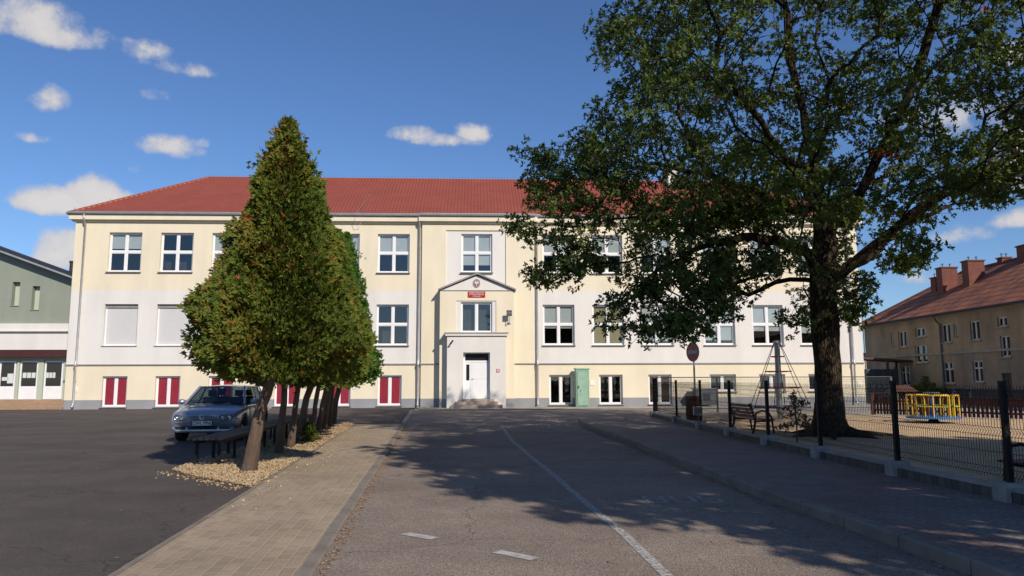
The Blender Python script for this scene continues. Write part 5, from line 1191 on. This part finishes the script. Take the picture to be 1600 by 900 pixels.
# --- trees standing out of frame on the right, whose shade falls over the road and the fence
def far_tree(label, loc, H, rad, seed, nclump=420, hz=5.2):
    g = np.random.default_rng(seed); k = Skel(); k.minz = 2.5; t_ = k.limb([(0, 0, 0), (.1, 0, 2), (0, .1, 3.2)], jit=.02)
    for a in range(6): t = a*1.05+.3; k.limb([k.p[t_], (math.cos(t)*1.2, math.sin(t)*1.2, 4.6), (math.cos(t)*rad*.6, math.sin(t)*rad*.6, H*.5+1+a % 3)], t_)
    P = []
    while len(P) < nclump:
        d = unit(g.normal(size=3))*g.uniform(.1, 1)**.4; p = np.array([0, 0, H])+d*np.array([rad, rad, hz])
        if p[2] > 2.7: P.append(p)
    tp = k.grow(P, step=.8, g=g); k.radii(.02, 2.3); k.r = np.minimum(k.r*1.0, .36)
    r_ = thing('roadside_tree', label, 'tree', loc); k.mesh('trunk', 'oak_bark', r_, (0, 0, 0), kmax=12)
    C = np.concatenate([k.p[i]+unit(g.normal(size=(26, 3)))*(g.uniform(.1, 1, 26)**.5)[:, None]*np.array([.75, .75, .5]) for i in tp]); V, F = rosettes(C, unit(g.normal(size=C.shape)+[0, 0, .6]), 5, .24, .075, seed=seed+1)
    npmesh('crown', V, F, 'oak_leaf', r_, np.clip(np.repeat(g.normal(.45, .15, len(V)//4), 2), 0, .9)); return r_
far_tree('tall leafy tree standing right of the camera by the fence', (11.8, 2.2, .1), 8.6, 6.1, 31, nclump=640, hz=6.2)
far_tree('second leafy tree further right of the camera inside the playground', (16.4, 0.2, .1), 8.2, 5.0, 33, nclump=520)
# --- thujas
def thuja(name, label, base, lean, H, Rm, z0, seed, n, group, mat='thuja_leaf', brown=1., tr_r=.13, shoulder=None, two=False, thick=.45):
    g = np.random.default_rng(seed); base = np.array(base, float); r_ = thing(name, label, 'tree', tuple(base), 0, group)
    lean = np.array([lean[0], lean[1], 0.]); top = lean+[0, 0, H]
    k = Skel(); k.minz = -1
    mid_ = [np.zeros(3)-[0, 0, .1], lean*.25+[0.03, 0, .25*z0*2], lean*.75+[-.02, .02, z0*.95], lean*.95+[0, 0, z0*1.5], lean+[0, 0, H*.92]]; k.limb(mid_, jit=.012, step=.2)
    axis = [p.copy() for p in k.p]
    k.radii(.02); n_ = len(k.p)
    for i, p in enumerate(k.p): h = p[2]; k.r[i] = max(.015, tr_r*(1-h/(H*.95)))*(1+.3*math.exp(-max(h, 0)/.2))*(1+g.normal(0, .04))
    mb = MB(); mb.tube([Vector(p) for p in k.p], list(k.r), 12)
    # dead stubs and bare lower branches inside the crown
    for q in range(26):
        t = g.uniform(0, 2*PI); z = g.uniform(z0*.75, H*.8); f = min(1, max(0, (z-z0)/(H-z0))); L = Rm*.75*(1-f)*g.uniform(.5, 1); c = lean*min(1, z/(z0*1.5))
        mb.tube([Vector(c+[0, 0, z]), Vector(c+[math.cos(t)*L*.5, math.sin(t)*L*.5, z+.1]), Vector(c+[math.cos(t)*L, math.sin(t)*L, z+.35])], [.022, .014, .006], 4)
    mb.build('trunk', 'thuja_bark', r_, (0, 0, 0), smooth=True)
    # lumps of foliage: real boughs with their own centres so the outline is uneven
    t = g.uniform(0, 1, n); f = 1-np.sqrt(1-t*.995)                       # more sprays low down
    ang = g.uniform(0, 2*PI, n); z = z0+f*(H-z0)
    prof = np.minimum(1, .62+(f/.13)*.38)*(1-f)**.88+.012
    lump = 1+.15*np.sin(ang*3+z*2.1+seed)+.10*np.sin(ang*5-z*3.7+seed*2)+.09*np.sin(ang*2+z*6.3)+.06*np.sin(ang*9+z*9+seed)
    if shoulder:
        for (a_, zf, w, amp) in shoulder: lump += amp*np.exp(-((np.angle(np.exp(1j*(ang-a_))))/w)**2-((f-zf)/.11)**2)
    depth = np.where(g.random(n) < .22, g.uniform(.12, .9, n), 1-np.abs(g.normal(0, 1, n))*thick*.40); gap = (np.sin(ang*7+z*5.3+seed)+np.sin(ang*4-z*8.1+seed*3)) ; depth = np.where(gap < -1.0, depth*.80, depth)
    rr_ = Rm*prof*lump*np.clip(depth, .15, 1.08)
    zz = z-.16*(rr_/Rm)*(1-f)*Rm+g.normal(0, .05, n)+.10*np.sin(ang*4+seed)*(f < .12)
    C = np.stack([np.cos(ang)*rr_, np.sin(ang)*rr_, zz], 1)+lean
    tn_ = n//22; tf = g.random(tn_)       # narrow leading shoots at the tip
    C[:tn_] = np.stack([g.normal(0, 1, tn_)*(.02+.24*(1-tf)), g.normal(0, 1, tn_)*(.02+.24*(1-tf)), H-.85+tf*.93], 1)+lean
    out = np.stack([np.cos(ang), np.sin(ang), g.uniform(.0, .9, n)-.25*(f < .12)], 1)+g.normal(0, .35, (n, 3)); out = unit(out)
    tang = unit(np.stack([-np.sin(ang), np.cos(ang), np.zeros(n)], 1)+g.normal(0, .5, (n, 3))); fanx = unit(np.cross(out, tang)); 
    Ps, Ts, Ns, Ls = [], [], [], []; side = unit(np.cross(fanx, out))
    pats = [(0, 0, 1.), (.30, .55, .72), (-.30, .55, .72), (.55, .9, .5), (-.5, .9, .5), (.8, .4, .38)]
    for (b, sp, l) in pats:
        off = abs(b); sgn = 1 if b >= 0 else -1
        T = unit(out*math.cos(sp)+fanx*math.sin(sp)*sgn+g.normal(0, .12, (n, 3))-[0, 0, .1]); Ps.append(C+out*off*.09); Ts.append(T); Ns.append(unit(side+g.normal(0, .3, (n, 3)))); Ls.append(np.full(n, l*.118)*g.uniform(.7, 1.35, n))
    P, T, Nn, L = map(np.concatenate, (Ps, Ts, Ns, Ls)); Nn = unit(Nn-T*(Nn*T).sum(1)[:, None]); V, F = leaves(P, Nn, T, L, L*.13+.003, .1, .08)
    patch = .5+.5*np.sin(C[:, 0]*2.3+C[:, 2]*1.9+seed)*np.sin(C[:, 1]*2.7-C[:, 2]*2.6+seed*1.3); patch2 = .5+.5*np.sin(C[:, 0]*6.1+C[:, 2]*7.9)*np.sin(C[:, 1]*5.7+C[:, 2]*5.1+2)
    v = .30+g.normal(0, .12, n)+.30*patch**1.5*brown+.22*patch2*brown*g.random(n); v += (g.random(n) < .06*brown)*.3
    var = np.clip(np.tile(v, len(pats))+g.normal(0, .08, n*len(pats)), 0, 1)
    npmesh('crown', V, F, mat, r_, np.repeat(var, 2)); return r_
TG = 'thujas in a row along the gravel bed'
FS = -PI/2
thuja('thuja', 'nearest and tallest thuja, leaning bare trunk, green foliage browned at the tips', (-4.52, 12.95, .03), (.46, .1), 6.15, 1.54, 1.78, 3, 25000, TG, tr_r=.122, shoulder=((PI, .74, .8, .16), (PI, .12, .9, .1)), brown=1.1)
TH = [(-4.93, 15.9, 5.6, 1.25, .11, 'thuja_leaf', 'thin trunk, second in the row behind the leaning one', (.12, .1)),
      (-5.12, 17.4, 5.5, 1.25, .10, 'thuja_leaf', 'third in the row, forked dark trunk in the shade', (.18, .1)),
      (-5.45, 19.2, 5.6, 1.25, .14, 'thuja_leaf', 'fourth in the row, thick dark leaning trunk', (.4, .1)),
      (-5.55, 20.7, 5.7, 1.2, .10, 'thuja_leaf', 'fifth in the row, pale twisted trunk', (.3, .1)),
      (-5.75, 22.2, 6.0, 1.2, .11, 'thuja_leaf', 'sixth in the row, trunk with green shoots at its foot', (.4, .1)),
      (-5.95, 23.7, 6.2, 1.25, .13, 'thuja_leaf_fresh', 'seventh in the row, fresher green crown', (.3, .1)),
      (-6.15, 25.1, 6.5, 1.3, .12, 'thuja_leaf_fresh', 'eighth in the row, bright green and dark straight trunk', (.2, .1)),
      (-6.35, 26.5, 6.75, 1.32, .14, 'thuja_leaf_fresh', 'last and farthest in the row, brightest green rounded crown', (.35, .1))]
for i, (x, y, H, Rm, tr_, mt, lb_, ln) in enumerate(TH):
    thuja('thuja', 'thuja '+lb_, (x, y, .03), ln, H, Rm, 1.62, 40+i, 10000 if i < 4 else 14000, TG, mt, brown=.75 if i < 5 else .25, tr_r=tr_*.8)
# green shoots at the foot of the sixth thuja
def shrub(name, label, cat, loc, blobs, n, mat, L, Wd, seed, stem=None, var0=.5):
    g = np.random.default_rng(seed); r_ = thing(name, label, cat, loc); mb = MB()
    C = np.concatenate([np.array(c)+unit(g.normal(size=(n, 3)))*(g.uniform(.1, 1, n)**.5)[:, None]*np.array(rd) for c, rd in blobs])
    V, F = rosettes(C, unit(g.normal(size=C.shape)+[0, 0, .7]), 5, L, Wd, seed=seed); npmesh('foliage', V, F, mat, r_, np.clip(np.repeat(g.normal(var0, .2, len(V)//4), 2), 0, 1))
    for c, rd in blobs:
        c = Vector(c); s0 = Vector((0, 0, stem or 0)) if stem else Vector((c.x*.3, c.y*.3, 0)); mb.tube([s0 if stem else Vector((0, 0, 0)), s0.lerp(c, .6), c], [.014, .009, .005], 5)
        for _ in range(6): e = c+Vector(g.normal(0, .6, 3)*np.array(rd)); mb.tube([c.lerp(s0, .2), e], [.005, .003], 4)
    if stem: mb.tube([(0, 0, 0), (.01, 0, stem), (0, 0, stem*2.2)], [.02, .016, .006], 6)
    mb.build('stem', 'thuja_bark', r_); return r_
shrub('basal_shoots', 'tuft of green shoots at the foot of the middle thujas', 'shrub', (-5.15, 19.0, .03), [((.1, 0, .2), (.15, .17, .18)), ((-.05, .2, .28), (.13, .13, .22)), ((.12, -.2, .12), (.12, .13, .1))], 60, 'thuja_leaf', .10, .018, 3, var0=.4)
shrub('sapling', 'small half dry sapling just behind the mesh fence', 'sapling', (6.25, 16.6, .16), [((0, 0, .75), (.22, .2, .16)), ((.12, 0, .5), (.2, .2, .14)), ((-.18, .05, .62), (.18, .18, .14)), ((-.25, 0, .33), (.18, .15, .1)), ((.2, .05, .85), (.13, .13, .1)), ((-.03, 0, 1.0), (.12, .12, .12)), ((.26, 0, .32), (.12, .1, .1))], 16, 'dry_foliage', .075, .019, 9, stem=.4)
shrub('small_bush', 'dark low bush at the foot of the tenement', 'shrub', (25.6, 46.5, 0), [((0, 0, .8), (.7, .8, .7)), ((.1, 1, .6), (.6, .6, .5)), ((0, -1, .5), (.5, .6, .5))], 160, 'oak_leaf', .14, .05, 12)
# ------------------------------------------------------------------ camera, sun, sky
cam = bpy.data.cameras.new('camera'); co_ = bpy.data.objects.new('camera', cam); COL.objects.link(co_); S.camera = co_
cam.sensor_fit = 'HORIZONTAL'; cam.sensor_width = 36; cam.lens = 36*CF/1600; cam.clip_end = 2000; cam.clip_start = .05
co_.matrix_world = Matrix.Translation((0, 0, CH)) @ Matrix.Rotation(PI/2+PITCH, 4, 'X') @ Matrix.Rotation(ROLL*-1*-1, 4, 'Z')
SD = Vector((.8, -1.3, 1.0)).normalized()          # towards the sun
sun = bpy.data.lights.new('sun', 'SUN'); so = bpy.data.objects.new('sun', sun); COL.objects.link(so); sun.energy = 4.6; sun.angle = R(.5); sun.color = (1, .905, .78)
so.rotation_euler = (-SD).to_track_quat('-Z', 'Y').to_euler(); so.location = (0, 0, 40)
w = bpy.data.worlds.new('World'); S.world = w; w.use_nodes = True; nt = w.node_tree; nt.nodes.clear()
sky = N(nt, 'ShaderNodeTexSky', sky_type='NISHITA'); sky.sun_disc = False; sky.sun_elevation = math.asin(SD.z); sky.sun_rotation = math.atan2(SD.x, SD.y)
sky.air_density = 1.0; sky.dust_density = .1; sky.ozone_density = 4.0; sky.altitude = 100
geo = N(nt, 'ShaderNodeTexCoord'); d = geo.outputs['Generated']
sx = N(nt, 'ShaderNodeSeparateXYZ'); nt.links.new(d, sx.inputs[0])
def M_(op, *a, clamp=False):
    n = N(nt, 'ShaderNodeMath', operation=op, use_clamp=clamp)
    for i, v in enumerate(a):
        if hasattr(v, 'node'): nt.links.new(v, n.inputs[i])
        else: n.inputs[i].default_value = v
    return n.outputs[0]
az = M_('ARCTAN2', sx.outputs[0], sx.outputs[1]); el = M_('ARCSINE', sx.outputs[2])
nz = N(nt, 'ShaderNodeTexNoise'); nz.inputs['Scale'].default_value = 24; nz.inputs['Detail'].default_value = 10; nz.inputs['Roughness'].default_value = .6; nt.links.new(d, nz.inputs['Vector'])
nb = N(nt, 'ShaderNodeTexNoise'); nb.inputs['Scale'].default_value = 5; nb.inputs['Detail'].default_value = 3; nt.links.new(d, nb.inputs['Vector'])
CL = [(25, 20, 80, 32, 1), (60, 45, 90, 26, 1), (112, 60, 46, 18, 1), (240, 83, 38, 16, .62), (272, 106, 42, 10, .5), (75, 156, 30, 18, .65), (35, 135, 26, 14, .4), (0, 150, 10, 8, .5), (45, 216, 30, 6, .4), (270, 232, 46, 17, .85), (315, 226, 30, 7, .5), (222, 268, 20, 7, .35), (245, 150, 22, 7, .25), (85, 318, 62, 24, 1.7), (150, 310, 52, 28, 1.8), (190, 318, 40, 20, 1.5), (98, 396, 44, 34, 1.8), (70, 405, 26, 16, 1.3), (650, 212, 42, 14, 1.0), (690, 220, 50, 14, 1.1), (736, 210, 30, 17, 1.1), (1500, 372, 46, 12, .5), (1590, 345, 40, 13, .8), (1430, 190, 60, 30, .5), (1500, 190, 70, 34, .8), (1590, 250, 60, 50, .9), (1580, 85, 26, 20, .9), (1480, 432, 60, 12, .35)]
dens = None; vert = None
for (x, y, rx, ry, amp) in CL:
    r_ = ray(x, y).normalized(); a0 = math.atan2(r_.x, r_.y); e0_ = math.asin(r_.z); k = 1/CF*math.cos(e0_)
    u = M_('DIVIDE', M_('SUBTRACT', az, a0), rx/CF*(math.cos(math.atan((x-800)/CF))**2)/math.cos(e0_)*1.25); v = M_('DIVIDE', M_('SUBTRACT', el, e0_), ry/CF*1.2)
    v = M_('MULTIPLY', v, M_('ADD', 1.0, M_('MULTIPLY', M_('LESS_THAN', v, 0), .6)))      # flatter base
    q = M_('MULTIPLY', M_('SUBTRACT', 1, M_('ADD', M_('MULTIPLY', u, u), M_('MULTIPLY', v, v))), amp)
    q = M_('MAXIMUM', q, -1.5); dens = q if dens is None else M_('MAXIMUM', dens, q)
# loose cumulus for the rest of the sky (behind the camera, seen in the glass)
back = M_('MULTIPLY', M_('SUBTRACT', M_('MULTIPLY', nb.outputs['Fac'], 5), 3.0), M_('GREATER_THAN', M_('MULTIPLY', sx.outputs[1], -1), .05)); back = M_('SUBTRACT', back, M_('MULTIPLY', M_('LESS_THAN', M_('MULTIPLY', sx.outputs[1], -1), .05), 3))
dens = M_('MAXIMUM', dens, back)
cov = M_('ADD', dens, M_('MULTIPLY', M_('SUBTRACT', nz.outputs['Fac'], .47), 3.6))
mr_ = N(nt, 'ShaderNodeMapRange', interpolation_type='SMOOTHSTEP'); mr_.inputs['From Min'].default_value = .05; mr_.inputs['From Max'].default_value = 1.25; nt.links.new(cov, mr_.inputs['Value'])
hs = N(nt, 'ShaderNodeHueSaturation'); hs.inputs['Saturation'].default_value = 1.04; hs.inputs['Value'].default_value = 1.06; nt.links.new(sky.outputs[0], hs.inputs['Color'])
ccol = ramp(nt, M_('MULTIPLY', M_('ADD', cov, .3), .4, clamp=True), (.15, (5.0, 5.1, 5.6)), (.8, (7.4, 7.0, 6.7)))
mx = N(nt, 'ShaderNodeMix', data_type='RGBA'); nt.links.new(M_('MULTIPLY', mr_.outputs[0], .92), mx.inputs[0]); nt.links.new(hs.outputs[0], mx.inputs[6]); nt.links.new(ccol, mx.inputs[7])
skym = mix(nt, 1., hs.outputs[0], (.80, .90, 1.08), 'MULTIPLY'); nt.links.new(skym, mx.inputs[6])
bg = N(nt, 'ShaderNodeBackground'); bg.inputs[1].default_value = .10; nt.links.new(mx.outputs[2], bg.inputs[0]); ow = N(nt, 'ShaderNodeOutputWorld'); nt.links.new(bg.outputs[0], ow.inputs[0])
S.view_settings.view_transform = 'Standard'; S.view_settings.look = 'None'; S.view_settings.gamma = 1; S.view_settings.use_curve_mapping = False; S.view_settings.exposure = 0
S.render.engine = 'CYCLES'; S.cycles.transparent_max_bounces = 8; S.cycles.max_bounces = 4
